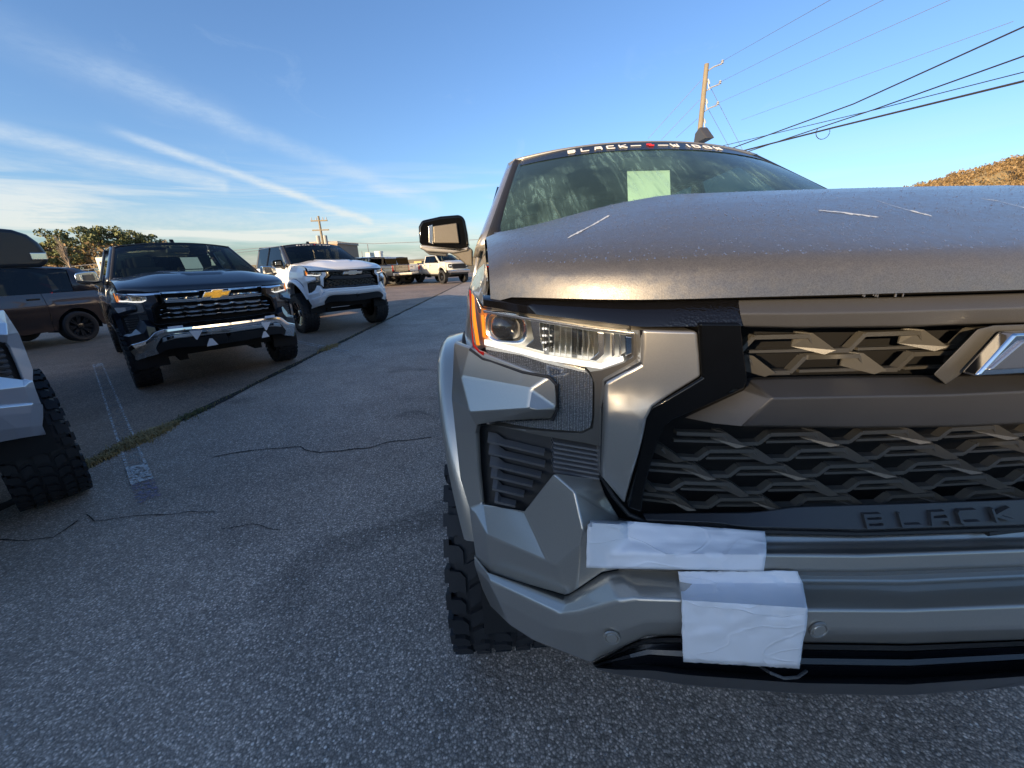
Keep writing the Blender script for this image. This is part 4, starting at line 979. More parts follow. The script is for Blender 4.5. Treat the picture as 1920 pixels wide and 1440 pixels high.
# fine cracks
def crack(pts, w_=.006):
    p = []
    for a, b in zip(pts, pts[1:]):
        a, b = G(*a), G(*b); n = max(2, int((b - a).length / .05))
        for i in range(n):
            q = a.lerp(b, i / n); p.append(q + Vector((noise.noise(q * 6) * .03, noise.noise(q * 6 + Vector((7, 0, 0))) * .03, 0)))
    rows = []
    for i, q in enumerate(p):
        t = (p[min(i + 1, len(p) - 1)] - p[max(0, i - 1)]).normalized(); nn = Vector((-t.y, t.x, 0)) * w_ * (.5 + .8 * abs(noise.noise(q * 9)))
        rows.append([(q.x - nn.x, q.y - nn.y, .005), (q.x + nn.x, q.y + nn.y, .005)])
    vs, fs = grid(rows); tag(mesh('pavement_crack', vs, fs, M_soil), kind='structure')
crack([(165, 965), (185, 975), (250, 968), (330, 962), (420, 958)], .005)
crack([(400, 858), (470, 845), (560, 838), (600, 848), (680, 842), (740, 828), (825, 818)], .009)
crack([(420, 990), (470, 985), (540, 1000)], .004)
crack([(-200, 1020), (100, 1010), (165, 966)], .006)
# painted bay lines: two thin edges of a worn stripe, solid patches, a purple end
def paintmat(name, col, lo=.38):
    m, t, b = new_mat(name); co = t.new('ShaderNodeTexCoord').outputs['Object']
    f = t.ramp(t.noise(co, 38, 5, .75), [(lo, 0.0), (lo + .14, 1.0)])
    tr = t.new('ShaderNodeBsdfTransparent'); mx = t.new('ShaderNodeMixShader'); t.l.new(f, mx.inputs[0]); t.l.new(tr.outputs[0], mx.inputs[1]); t.l.new(b.outputs[0], mx.inputs[2])
    t.l.new(mx.outputs[0], t.n['Material Output'].inputs[0]); b.inputs['Base Color'].default_value = tuple(col) + (1,); b.inputs['Roughness'].default_value = .6; return m
M_line = paintmat('worn_white_line_paint', (.62, .62, .60), .44); M_linef = paintmat('faint_grey_line_paint', (.34, .33, .31), .52); M_purple = paintmat('purple_line_paint', (.20, .17, .25), .46)
def bayline(a, b, wdt, edge, patches, purple, z=.0085):
    a, b = Vector(a), Vector(b); L = (b - a).length; u = (b - a) / L; n = Vector((-u.y, u.x, 0))
    def q(s0, s1, o0, o1, zz): return [tuple(a + u * s + n * o + Vector((0, 0, zz))) for s, o in ((s0, o0), (s1, o0), (s1, o1), (s0, o1))]
    def st(name, lst, mat):
        mb = MB()
        for l in lst: mb.add(l, [(0, 1, 2, 3)])
        return mb.build(name, mat)
    W_ = wdt / 2
    r = [tag(st('bay_line_edges', [q(0, L, -W_, -W_ + edge, z), q(0, L, W_ - edge, W_, z)], M_line), kind='structure'), tag(st('bay_line_fill', [q(0, L, -W_ + edge, W_ - edge, z)], M_linef), kind='structure')]
    if patches: r.append(tag(st('bay_line_patch', [q(s0, s1, -W_, W_, z + .004) for s0, s1 in patches], M_line), kind='structure'))
    if purple: r.append(tag(st('purple_line_end', [q(L, L + purple, -W_, W_, z)], M_purple), kind='structure'))
g1, g2 = G(183, 683), G(268, 905); Lg = (g2 - g1).length
bayline(g1, g2, .125, .018, [(0, .35), (Lg - .38, Lg)], .36)
bayline(G(470, 624), G(652, 660), .12, .03, [(3.2, 3.6)] if False else None, 0)
# ------------------------------------------------------------------ grass tufts along the joint
M_grass = P('dry_grass', (0.36, 0.27, 0.12), .8, var=.5, vscale=6); M_grassg = P('green_weeds', (0.12, 0.13, 0.05), .8, var=.4, vscale=6)
def tufts(name, spots, mat, n, hgt, seed, wdt=.006):
    rd = random.Random(seed); mb = MB()
    for _ in range(n):
        y0, y1, spread, dens = rd.choices(spots, weights=[s[3] for s in spots])[0]
        y = rd.uniform(y0, y1); e = 1 - abs((y - (y0 + y1) / 2) / ((y1 - y0) / 2)) ** 2
        x = XC + rd.gauss(0, spread * (.4 + .6 * e)); h = hgt * rd.uniform(.35, 1) * (.5 + .5 * e); az = rd.uniform(0, 6.28); ln = rd.uniform(.3, 1.1) * h
        p0 = Vector((x, y, 0)); p1 = p0 + Vector((math.cos(az) * ln * .4, math.sin(az) * ln * .4, h * .7)); p2 = p0 + Vector((math.cos(az) * ln, math.sin(az) * ln, h * rd.uniform(.6, 1)))
        sd = Vector((-math.sin(az), math.cos(az), 0)) * wdt * rd.uniform(.5, 1)
        mb.add([p0 - sd, p0 + sd, p1 + sd * .7, p1 - sd * .7, p2], [(0, 1, 2, 3), (3, 2, 4)])
    return tag(mb.build(name, mat, recalc=False), 'dry grass growing out of the joint between the two pavings' if 'dry' in name else 'low green weeds growing in the joint', None, None, 'stuff')
gy = lambda px, py: G(px, py).y
ya_, yb_ = gy(185, 892), gy(345, 790)
tufts('dry_grass_strip', [(ya_, yb_, .05, 6), (gy(230, 855), gy(340, 795), .06, 7), (gy(600, 660), gy(640, 645), .07, 2), (yb_, 20, .02, 1)], M_grass, 5200, .055, 4)
tufts('green_weeds_strip', [(ya_, 9, .03, 2), (gy(330, 800), gy(400, 760), .05, 3)], M_grassg, 900, .035, 5)
# loose stones and flecks on the asphalt
M_stone = P('pale_stone_chips', (0.33, 0.32, 0.30), .7, var=.3, vscale=40)
def pebbles(name, mat, n, box, r0, r1, seed):
    rd = random.Random(seed); mb = MB()
    for _ in range(n):
        x, y = rd.uniform(box[0], box[1]), box[2] + (box[3] - box[2]) * rd.random() ** 1.5; r_ = rd.uniform(r0, r1); k = 5; a0 = rd.uniform(0, 6)
        ring = [(x + r_ * rd.uniform(.6, 1.2) * math.cos(a0 + i * 6.283 / k), y + r_ * rd.uniform(.5, 1.1) * math.sin(a0 + i * 6.283 / k), -.001) for i in range(k)]
        tp = [(x + (p[0] - x) * .55, y + (p[1] - y) * .55, r_ * rd.uniform(.35, .7)) for p in ring]
        mb.add(ring + tp, [tuple(range(k, 2 * k))] + [(i, (i + 1) % k, k + (i + 1) % k, k + i) for i in range(k)])
    return tag(mb.build(name, mat, recalc=False, ang=20), 'pale stone chips standing in the asphalt', None, None, 'stuff')
pebbles('stone_chips', M_stone, 5200, (-3.4, 2.6, .05, 5.0), .0022, .0055, 1)
pebbles('dark_stone_chips', P('grey_stone_chips', (0.16, 0.16, 0.165), .6, var=.5, vscale=40), 9000, (-3.4, 2.6, .05, 4.5), .002, .005, 2)

# ------------------------------------------------------------------ the vehicles
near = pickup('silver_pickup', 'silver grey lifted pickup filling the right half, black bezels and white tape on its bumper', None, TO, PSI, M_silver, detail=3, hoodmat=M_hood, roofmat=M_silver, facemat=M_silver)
MB().box((Ty(1307, 247, 2.10).x, 2.12, 2.08), (.05, .05, .06)).build('roof_camera', M_matte2, near, bevel=.006)
near['label'] = 'large silver grey pickup nearest on the right, frosted hood and white tape on its bumper'
M_drop = P('water_drop', (.62, .61, .6), .08, .9, coat=1.0)
# sheet standing in the windshield, front plate bracket wire, frost scratches on the hood
def on_hood(px, py):
    d = loc3(ray(px, py)); t = .2
    while t < 3:
        p = TC + d * t
        if p.y > F(p.x) and p.z < zhood(p.x, p.y): return p
        t += .002
    return p
for k, pts in enumerate([[(1064, 447), (1085, 436), (1110, 423), (1143, 404)], [(1535, 395), (1570, 398), (1600, 402), (1648, 408)], [(1640, 375), (1670, 385), (1700, 394), (1745, 405)], [(1840, 373), (1870, 377), (1920, 390)]]):
    mb = MB(); rw = []
    n_ = 26; ps = [on_hood(*p) for p in resample([(a, b) for a, b in pts], n_)]
    for i, q in enumerate(ps):
        wd_ = (.0015 + .006 * abs(noise.noise(q * 90))) * (1 if 0 < i < n_ - 1 else .2); rw.append([(q.x - wd_ * .3, q.y - wd_ * 1.6, zhood(q.x - wd_ * .3, q.y - wd_ * 1.6) + .0004), (q.x + wd_ * .3, q.y + wd_ * 1.6, zhood(q.x + wd_ * .3, q.y + wd_ * 1.6) + .0004)])
    vs, fs = grid(rw); mesh('frost_scratch', vs, fs, P('frost_scratch_ice', (.42, .46, .52), .5) if k == 0 else MATS['frost_scratch_ice'], near)
pz = MB()
def sheet3(u0, u1, v0, v1): return None
MB().add([Ty(1178, 395, 1.76), Ty(1258, 390, 1.76), Ty(1255, 298, 1.80), Ty(1175, 300, 1.80)], [(0, 1, 2, 3)]).build('price_sheet', M_paper, near)
MB().box((.55, 1.5, 1.66), (.12, .02, .1)).build('sticker_sheet', M_paper, near)
# dew standing on the hood, and drops hanging under its lip
rd = random.Random(12); mb = MB()
def drop(x, y, z, r):
    k = 6; ring = [(x + r * math.cos(i * 6.283 / k), y + r * math.sin(i * 6.283 / k), zhood(x + r * math.cos(i * 6.283 / k), y + r * math.sin(i * 6.283 / k)) - .0001) for i in range(k)]
    r2 = [(x + (p[0] - x) * .6, y + (p[1] - y) * .6, p[2] + r * .45) for p in ring]
    mb.add(ring + r2 + [(x, y, z + r * .62)], [(i, (i + 1) % k, k + (i + 1) % k, k + i) for i in range(k)] + [(k + i, k + (i + 1) % k, 2 * k) for i in range(k)])
for _ in range(5200):
    x = rd.uniform(-.86, .86); y = F(x) + .03 + .75 * rd.random() ** 1.6; r = rd.choice([.0005, .0006, .0008, .0010, .0014]) * rd.uniform(.8, 1.2)
    drop(x, y, zhood(x, y), r)
tag(mb.build('dew_drops', M_drop, near, recalc=False, ang=80), 'dew drops standing on the hood', None, None, 'stuff')
mb = MB()
for _ in range(7):
    q = S(rd.uniform(1610, 1765), 551, .008); mb.add(*lathe([(0, .0001)], 3, (0, 0, 0))) if False else mb.tube([(q.x, q.y, q.z + .003), (q.x, q.y, q.z - rd.uniform(.002, .005))], rd.uniform(.0008, .0015), 6)
tag(mb.build('hanging_drops', M_drop, near), 'drops hanging under the hood lip', None, None, 'stuff')
# wire under the bumper
pts = [S(*p) for p in ((1425, 1250, -.12), (1445, 1262, -.14), (1470, 1272, -.145), (1495, 1270, -.14), (1512, 1258, -.12))]
MB().tube([tuple(p) for p in pts], .0022, 6).build('cable_loop', M_dkplastic, near)

M_tapeobj = M_tape
def tape(name, label, outline, rowsdef, parent_inv=None):
    """white film pressed over the bumper: follows the steps beneath it, 2 mm thick, with folds"""
    xs0, xs1, rowsy, dys, n, edge = rowsdef
    rows = []
    for j, (ya, yb) in enumerate(rowsy):
        row = []
        for i in range(n + 1):
            f_ = i / n; px = lerp(xs0(j), xs1(j), f_); py = lerp(ya, yb, f_)
            jag = edge * noise.noise((px * .15, py * .15, j)) if j in (0, len(rowsy) - 1) or i in (0, n) else 0
            dd = dys[j]
            if px < 1175 and py > 980: dd = min(dd, -.090 + (px - 1100) / 75 * .05)
            q = S(px + jag * 3, py + jag * 3, dd - .004 - .0022 * abs(noise.noise((px * .022, py * .05, 3.3))) * 2 - .0016 * noise.noise((px * .05, py * .09, 1)))
            row.append(TO + _ex * q.x + _ey * q.y + Vector((0, 0, q.z)))
        rows.append(row)
    vs, fs = grid(rows); o = mesh(name, [v - rows[0][0] for v in vs], fs, M_tape, solid=.0015, ang=70); o.location = rows[0][0]
    return tag(o, label, 'tape', 'white film strips on the silver bumper')
def dense(ks, m):
    out = []
    for a, b in zip(ks, ks[1:]):
        for i in range(m): out.append(tuple(lerp(x, y, i / m) for x, y in zip(a, b)))
    return out + [ks[-1]]
k1 = dense([(972, 996, -.012, 1102, 1434), (1012, 1020, -.036, 1101, 1437), (1038, 1040, -.060, 1100, 1437), (1065, 1071, -.064, 1100, 1432)], 5)
tape('white_tape', 'upper strip of white film, long and flat, stuck across the silver bumper step', None, (lambda j: k1[j][3], lambda j: k1[j][4], [(a[0], a[1]) for a in k1], [a[2] for a in k1], 40, .2))
k2 = dense([(1072, 1071, -.060, 1271, 1495), (1095, 1093, -.065, 1275, 1505), (1125, 1140, -.124, 1278, 1514), (1165, 1165, -.127, 1279, 1514), (1195, 1205, -.127, 1279, 1506), (1241, 1254, -.125, 1281, 1499)], 5)
tape('white_tape', 'lower piece of white film, crumpled and square, hanging over the silver bumper edge', None, (lambda j: k2[j][3], lambda j: k2[j][4], [(a[0], a[1] + 6 * math.sin(j * .5)) if 0 else (a[0], a[1]) for j, a in enumerate(k2)], [a[2] for a in k2], 40, .6))

def place(ca, cb, psi, back=.08):
    """truck origin from the two front tyre contact points seen in the photograph"""
    A_, B_ = G(*ca), G(*cb); m = (A_ + B_) / 2; vd = Vector((m.x, m.y, 0)).normalized()
    ey = Vector((-math.sin(psi), math.cos(psi), 0)); return m + vd * back - ey * AX
GR = 'pickups parked in the angled row'
p1 = R(47)
darkloc = place((285, 722), (532, 678), p1)
dark = pickup('dark_blue_pickup', 'dark navy pickup with chrome grille bars and gold emblem, white film scraps on chrome bumper', GR, darkloc, p1, M_dark, dz=-.15, wr=.405, style='chrome', detail=2, flares=False, rim='black', paper=(.08, 1.52, 1.76, .22, .28), wx=.86, ww=.27)
zc_ = S(1500, 1110).z - .15; zd_ = S(1500, 1195).z - .15
print('bumper z', zc_, zd_)
for (x0, z0, dx, dzz, rot, dyy) in ((-.50, zc_ + .085, .15, .05, 0, -.03), (.56, zc_ + .085, .14, .05, 0, -.03), (-.33, zc_ - .02, .13, .12, 1, -.13), (.46, zc_ - .02, .13, .12, 1, -.13), (-.20, zd_ - .02, .12, .10, 2, -.135), (.42, zd_ - .02, .10, .09, 2, -.135)):
    mb = MB()
    poly = {0: [(-1, -1), (1, -.9), (.95, 1), (-.95, .9)], 1: [(-1, 1), (1, .9), (.5, 0), (-.1, -1), (-.3, -.9)], 2: [(-.3, 1), (.2, .95), (1, -.9), (-1, -1), (-.9, -.5)]}[rot]
    ey = Vector((-math.sin(p1), math.cos(p1), 0)); ex = Vector((math.cos(p1), math.sin(p1), 0))
    def pp(p, o): xx = x0 + p[0] * dx / 2; return darkloc + ex * xx + ey * (F(xx) + dyy - .012 - .01 * p[1] + o) + Vector((0, 0, z0 + p[1] * dzz / 2))
    mb.prism(poly, lambda p: pp(p, 0), lambda p: pp(p, .002)); o = mb.build('tape_scrap', M_tape)
    side = 'left' if x0 < 0 else 'right'
    lab = {0: 'white rectangle of film above the chrome bumper, %s one in the photo', 1: 'white pointed film scrap on the chrome bumper bar, %s one in the photo', 2: 'white film scrap low on the chrome bumper lip, %s one in the photo'}[rot] % side
    tag(o, lab, 'tape', 'film scraps on the navy pickup')
p2 = R(48)
whiteloc = place((572, 625), (710, 604), p2, .12)
white = pickup('white_pickup', 'white lifted pickup with black grille and bronze cab, between navy pickup and silver mirror', GR, whiteloc, p2, M_white, style='widow', detail=2, roofmat=M_roofblk, facemat=M_white, wr=.46)
p0 = R(55)
c0 = G(120, 948); ex0 = Vector((math.cos(p0), math.sin(p0), 0)); ey0 = Vector((-math.sin(p0), math.cos(p0), 0))
leftloc = c0 - ex0 * .89 - ey0 * (AX - .22)
left = pickup('pale_silver_pickup', 'pale silver pickup cut off by the left edge, big black tyre and tall towing mirror', GR, leftloc, p0, M_pale, dz=.0, wr=.45, wx=.88, style='widow', detail=2, roofmat=M_pale, facemat=M_pale, mirror='tow', flares=False)
# far vehicles
tan = pickup('sand_pickup', 'pale sand coloured crew cab pickup far off, seen from its side facing right', 'far pickups at the end of the lot', (0, 0, 0), 0, M_tan, dz=.02, wr=.5, style='far', detail=1, flares=True, mirror='plain', rim='black')
ps = R(40); tan.rotation_euler.z = ps; ey = Vector((-math.sin(ps), math.cos(ps), 0)); ex = Vector((math.cos(ps), math.sin(ps), 0))
tan.location = G(831, 532) - ey * AX + ex * .95
def copy_tree(o, parent=None, mats=None):
    c = o.copy(); COL.objects.link(c); c.parent = parent
    if mats and c.type == 'MESH' and any(s.material in mats for s in o.material_slots):
        c.data = o.data.copy()
        for i, mm in enumerate(c.data.materials): c.data.materials[i] = mats.get(mm, mm)
    for ch in list(o.children): copy_tree(ch, c, mats)
    return c
def far_copy(label, mats, rear_px, az, sc_=1.0, nm=None):
    c = copy_tree(tan, None, mats); c.name = nm; c['label'] = label; g = G(*rear_px); c.scale = (sc_,) * 3
    ps = -az; c.rotation_euler.z = ps; ey = Vector((-math.sin(ps), math.cos(ps), 0)); ex = Vector((math.cos(ps), math.sin(ps), 0)); c.location = g - ey * (AX + WB) * sc_ - ex * .95 * sc_; return c
# tails towards the camera: y local points at the camera
far_copy('white pickup far off showing its red tail lamps, left of the sand pickup', {M_tan: M_white}, (739, 534), R(115), 1.0, 'white_tailed_pickup')
far_copy('dark pickup with big red tail lamps far off, just right of the white lifted pickup', {M_tan: M_dark}, (717, 537), R(115), 1.0, 'red_lamped_pickup')
far_copy('darkest pickup tail far off, between white tail and sand pickup', {M_tan: M_dark}, (762, 531), R(115), 1.0, 'dark_tailed_pickup')

# brown-grey sport utility behind the navy pickup, side on
def suv():
    T = empty('brown_suv', (0, 0, 0)); tag(T, 'brown grey sport utility vehicle side on behind the navy pickup, white sheet in its window', 'car')
    L0, L1 = .12, 5.0
    def top(y): return 1.12 + .02 * smooth(0, 1.2, y)
    def sx(y, z): return .97 - .05 * smooth(.75, .4, z) + .025 * math.exp(-((z - .86) / .05) ** 2) - .05 * smooth(.95, 1.2, z) - .10 * smooth(.5, .0, y) - .12 * smooth(4.6, 5.0, y)
    def zb(y):
        for ya in (.9, 3.95):
            if abs(y - ya) < .42: return max(.33, .36 + math.sqrt(.42 ** 2 - (y - ya) ** 2))
        return .33
    for nm, a, b in (('front_fender', L0, 1.35), ('front_door', 1.36, 2.45), ('rear_door', 2.46, 3.45), ('rear_quarter', 3.46, L1)):
        rows = [[(-sx(y, z), y, z) for z in [lerp(zb(y), top(y), j / 14) for j in range(15)]] for y in [lerp(a, b, i / 26) for i in range(27)]]
        vs, fs = grid(rows); ob = mesh2(nm, vs, fs, M_maroon, T, pair=True, ang=50)
        if 'door' in nm:
            for s, o in zip((-1, 1), ob): MB().box((s * .955, b - .17, 1.03), (.03, .22, .035)).build('door_handle', M_black, o, bevel=.008)
    rows = [[(-.92 * (1 - i / 10), lerp(.12, 1.3, t), 1.0 + .14 * smooth(0, .5, t) - .12 * smooth(.4, 1, 1 - i / 10) ** 3 * .3 + .02) for i in range(11)] for t in [k / 10 for k in range(11)]]
    vs, fs = grid(rows); mesh('hood', vs, fs, M_maroon, T, mirror=True)
    MB().box((0, .1, .75), (1.7, .2, .6)).build('front_panel', M_maroon, T, bevel=.05); MB().box((0, 4.98, .8), (1.55, .1, .75)).build('tailgate', M_maroon, T, bevel=.04)
    MB().box((0, 5.02, .55), (1.75, .15, .25)).build('rear_bumper', M_dkplastic, T, bevel=.04)
    for s in (-1, 1):
        MB().prism([(4.72, .92), (5.0, .90), (5.04, 1.18), (4.80, 1.14)], lambda p: (s * (.93 - .10 * smooth(4.6, 5, p[0])), p[0], p[1]), lambda p: (s * .75, p[0], p[1])).build('tail_light', M_red, T, bevel=.01)
        MB().box((s * .72, .04, .88), (.36, .1, .12)).build('headlight', M_lens, T)
    # greenhouse
    ro = [(1.25, 1.14, .88), (1.95, 1.62, .74), (2.4, 1.70, .70), (3.3, 1.72, .70), (4.4, 1.66, .68), (4.72, 1.55, .68)]
    rows = []
    for y, z, x in ro[1:]: rows.append([(-x, y, z - .03), (-x + .03, y, z), (-x * .5, y, z + .025), (0, y, z + .03)])
    vs, fs = grid(rows); mesh('roof', vs, fs, M_maroon, T, mirror=True, ang=60)
    for s in (-1, 1):
        mesh('side_window', [(s * .925, 1.5, 1.13), (s * .925, 4.05, 1.15), (s * .72, 4.2, 1.62), (s * .72, 3.3, 1.67), (s * .72, 2.3, 1.655), (s * .745, 2.0, 1.6)], [(0, 1, 2, 3, 4, 5)], M_side, T)
        mesh('c_pillar', [(s * .925, 4.05, 1.14), (s * .87, 4.85, 1.13), (s * .69, 4.72, 1.53), (s * .68, 4.4, 1.64), (s * .72, 4.2, 1.63)], [(0, 1, 2, 3, 4)], M_maroon, T, solid=.02)
        mesh('a_pillar', [(s * .90, 1.25, 1.13), (s * .925, 1.5, 1.13), (s * .745, 2.0, 1.6), (s * .73, 1.9, 1.6)], [(0, 1, 2, 3)], M_maroon, T, solid=.02)
        MB().box((s * .83, 2.48, 1.4), (.02, .07, .5), Matrix.Rotation(R(s * -22), 3, 'Y')).build('b_pillar', M_black, T)
    mesh('windshield', [(-.86, 1.22, 1.14), (.86, 1.22, 1.14), (.72, 1.93, 1.6), (-.72, 1.93, 1.6)], [(0, 1, 2, 3)], M_glass, T)
    mesh('rear_window', [(-.8, 4.95, 1.14), (.8, 4.95, 1.14), (.68, 4.72, 1.55), (-.68, 4.72, 1.55)], [(0, 1, 2, 3)], M_side, T)
    MB().box((0, 2.6, .45), (1.7, 4.3, .2)).build('chassis', M_void, T)
    for x in (-.38, .38):
        for y in (2.3, 3.2): MB().box((x, y, 1.1), (.45, .15, .7)).build('seat', M_seat, T, bevel=.04)
    for s in (-1, 1):
        MB().box((s * 1.03, 1.72, 1.16), (.18, .1, .15)).build('side_mirror', M_black, T, bevel=.03)
        for y in (.9, 3.95):
            vs, fs = grid([[(s * x, y - .43 * math.cos(R(a)), .36 + .43 * math.sin(R(a))) for a in range(-10, 191, 10)] for x in (.93, .6)]); mesh('wheel_arch_liner', vs, fs, M_liner, T)
            wheel(T, (s * .84, y, .36), .36, .23, .24, s, tread=False, rim='plain', n=28)
    return T
su = suv(); r_ = G(165, 640)
aps = R(8)   # lengthwise axis (nose to tail) points to azimuth 42
ps = -R(8); su.rotation_euler.z = ps
ey = Vector((-math.sin(ps), math.cos(ps), 0)); ex = Vector((math.cos(ps), math.sin(ps), 0))
su.location = r_ - ey * 3.95 - ex * .95
sp = MB().box((0, 0, 0), (.02, .55, .33), Matrix.Rotation(R(-20), 3, 'Y')).build('price_sheet', M_paper, su); sp.location = (.84, 2.05, 1.38)

# ------------------------------------------------------------------ utility poles and lines
M_wood = P('weathered_pole_wood', (0.20, 0.168, 0.12), .85, bump=.6, bscale=30, var=.3, vscale=4)
M_cable = P('black_cable', (0.02, 0.018, 0.02), .6); M_thin = P('grey_wire', (0.16, 0.17, 0.2), .5); M_insul = P('grey_insulator', (0.35, 0.36, 0.38), .4); M_tank = P('transformer_steel', (0.30, 0.30, 0.29), .5)
Yp = 16.0; base = AT(1298, 345, Yp); topp = AT(1325, 120, Yp)
pr_ = empty('utility_pole', (topp.x, Yp, 0)); tag(pr_, 'tall pale wooden utility pole rising behind the silver pickup roof', 'utility pole')
MB().tube([(0, 0, 0), (0, 0, topp.z * .5), (0, 0, topp.z)], .12, 14, r2=.075).build('pole_shaft', M_wood, pr_)
for py in (125, 163, 202):
    z = AT(1318, py, Yp).z; mb = MB(); mb.tube([(0.08, 0, z - .12), (.25, 0, z - .02), (.52, 0, z + .06)], .022, 6)
    ob = mb.build('pole_arm', M_tank, pr_); mi = MB(); mi.add(*lathe([(-.04, .001), (-.04, .05), (0, .03), (.02, .055), (.05, .03), (.07, .001)], 10, (0, 0, 0))); io = mi.build('insulator', M_insul, ob); io.rotation_euler = (0, R(-90), 0); io.location = (.54, 0, z + .12)
for py in (148, 185, 222):
    z = AT(1318, py, Yp).z; MB().tube([(.1, 0, z), (.14, 0, z - .2), (.19, 0, z - .34)], .018, 6).tube([(.12, 0, z - .05), (.16, 0, z - .16)], .04, 8).build('line_clamp', M_insul, pr_)
def wire(name, label, group, pts, r, mat, Ys, cat='cable', sag=0):
    P_ = [AT(p[0], p[1], Y) for p, Y in zip(pts, Ys)]; out = []
    n = 14
    for k, (a, b) in enumerate(zip(P_, P_[1:])):
        for i in range(n): t = i / n; q = a.lerp(b, t); q.z -= sag * 4 * t * (1 - t); out.append(q)
    out.append(P_[-1]); o = MB().tube([p - P_[0] for p in out], r, 6).build(name, mat); o.location = P_[0]; return tag(o, label, cat, group)
GL = 'overhead lines on the right'
wire('overhead_cable', 'topmost of the thick dark cables crossing the upper right sky', GL, [(1320, 297), (1600, 195), (1920, 50)], .016, M_cable, [16, 12, 9])
wire('overhead_cable', 'second dark cable down on the right, crossing the thin one', GL, [(1340, 305), (1640, 205), (1920, 105)], .015, M_cable, [16, 12, 9])
wire('overhead_cable', 'thin dark cable on the right that crosses the second one', GL, [(1310, 284), (1640, 206), (1920, 135)], .010, M_cable, [16.1, 12.1, 9.1])
wire('overhead_cable', 'lowest and thickest dark cable on the right, with a hanging loop', GL, [(1330, 299), (1560, 240), (1920, 152)], .022, M_cable, [15.9, 11.9, 8.9])
c = AT(1543, 248, 12.2); lp = [c + Vector((.19 * math.cos(a), 0, .17 * math.sin(a))) for a in [R(150 + 230 * i / 14) for i in range(15)]]
o = MB().tube([p - c for p in lp], .009, 6).build('cable_loop', M_cable); o.location = c; tag(o, 'small round loop of cable hanging under the lowest dark line', 'cable')
for i, (a, b, lab) in enumerate([((1345, 120), (1560, -2), 'faint pale wire leaving the pole top towards the upper right'), ((1342, 158), (1660, -2), 'second faint pale wire leaving the pole, below the top one'), ((1338, 197), (1790, -4), 'third faint pale wire leaving the pole, lowest arm'), ((1390, 225), (1900, 40), 'faintest pale wire low beside the thick cables')]):
    wire('overhead_wire', lab, GL, [a, b], .0045, M_thin, [16, 8.5])
for i, (a, b, lab) in enumerate([((1315, 150), (1215, 260), 'wire running down left from the pole, top one'), ((1312, 187), (1240, 262), 'wire running down left from the pole, middle one'), ((1308, 222), (1268, 258), 'wire running down left from the pole, lowest one'), ((1325, 150), (1398, 292), 'stay wire down right of the pole, outer one'), ((1320, 190), (1376, 292), 'stay wire down right of the pole, inner one')]):
    wire('overhead_wire', lab, GL, [a, b], .007, M_thin, [16, 17])
Yq = 48.0; t2 = AT(597, 405, Yq); po = empty('utility_pole', (t2.x, Yq, 0)); tag(po, 'distant utility pole with crossarms and transformers above the white pickup', 'utility pole')
po.location.x = AT(601, 430, Yq).x
MB().tube([(0, 0, 0), (0, 0, t2.z)], .17, 10, r2=.11).build('pole_shaft', M_wood, po)
for dz_ in (.5, 1.5): MB().box((0, 0, t2.z - dz_), (1.9, .12, .14)).build('crossarm', M_wood, po)
for x in (-.85, -.3, .45, .85): MB().tube([(x, 0, t2.z - .43), (x, 0, t2.z - .15)], .05, 6).build('insulator', M_insul, po)
for x in (-.42, .42): MB().tube([(x, -.1, t2.z - 3.1), (x, -.1, t2.z - 2.1)], .22, 10).build('transformer', M_tank, po)
GL2 = 'overhead lines across the distance'
wire('overhead_wire', 'upper thin line across the low sky left of the far pole', GL2, [(606, 454), (300, 482), (-60, 520)], .03, M_thin, [48, 46, 44])
wire('overhead_wire', 'long line from far pole to behind the silver mirror', GL2, [(606, 453), (700, 457), (905, 449)], .035, M_thin, [48, 48, 48])
wire('overhead_wire', 'lower thin line across the low sky left of the far pole', GL2, [(590, 458), (300, 490), (-60, 530)], .03, M_thin, [50, 46, 44])

# ------------------------------------------------------------------ far buildings, tanks, trailer
M_brick = P('brown_building_wall', (0.33, 0.24, 0.17), .85, var=.15, vscale=1); M_pale_wall = P('pale_metal_wall', (0.62, 0.60, 0.52), .6, var=.1, vscale=1); M_roofp = P('building_parapet', (0.4, 0.34, 0.28), .8); M_win = P('far_window_glass', (0.04, 0.05, 0.06), .1)
def block(name, label, cat, px0, px1, pyt, Y, mat, depth=8, parts=True, zb=0.0, group=None):
    a, b = AT(px0, pyt, Y), AT(px1, pyt, Y); z = max(a.z, b.z); cx = (a.x + b.x) / 2; w_ = abs(b.x - a.x)
    T = empty(name, (cx, Y + depth / 2, 0)); tag(T, label, cat, group)
    MB().box((0, 0, (z + zb) / 2), (w_, depth, z - zb)).build('wall', mat, T)
    if parts:
        MB().box((0, 0, z + .05), (w_ + .3, depth + .3, .35)).build('parapet', M_roofp, T)
        n = max(2, int(w_ / 2.2))
        for i in range(n): MB().box((-w_ / 2 + w_ * (i + .5) / n, -depth / 2 - .02, z - 1.6), (w_ / n * .4, .06, .9)).build('window', M_win, T)
    return T, w_, z
block('brown_building', 'flat brown building top showing above the white pickup cab', 'building', 583, 632, 457, 60, M_brick)
tb, w_, z = block('tower_building', 'small far building with a square tower, right of the white pickup', 'building', 664, 690, 488, 120, M_brick, 10)
MB().box((w_ * .28, 0, z + .9), (w_ * .32, 4, 2.4)).build('tower', M_pale_wall, tb); MB().tube([(w_ * .2, 0, z + 2), (w_ * .2, 0, z + 4.6)], .12, 6).tube([(-w_ * .3, 0, z), (-w_ * .3, 0, z + 2.6)], .1, 6).build('mast', M_thin, tb)
M_whitewall = P('white_tank_paint', (0.72, 0.71, 0.66), .5, var=.05, vscale=1)
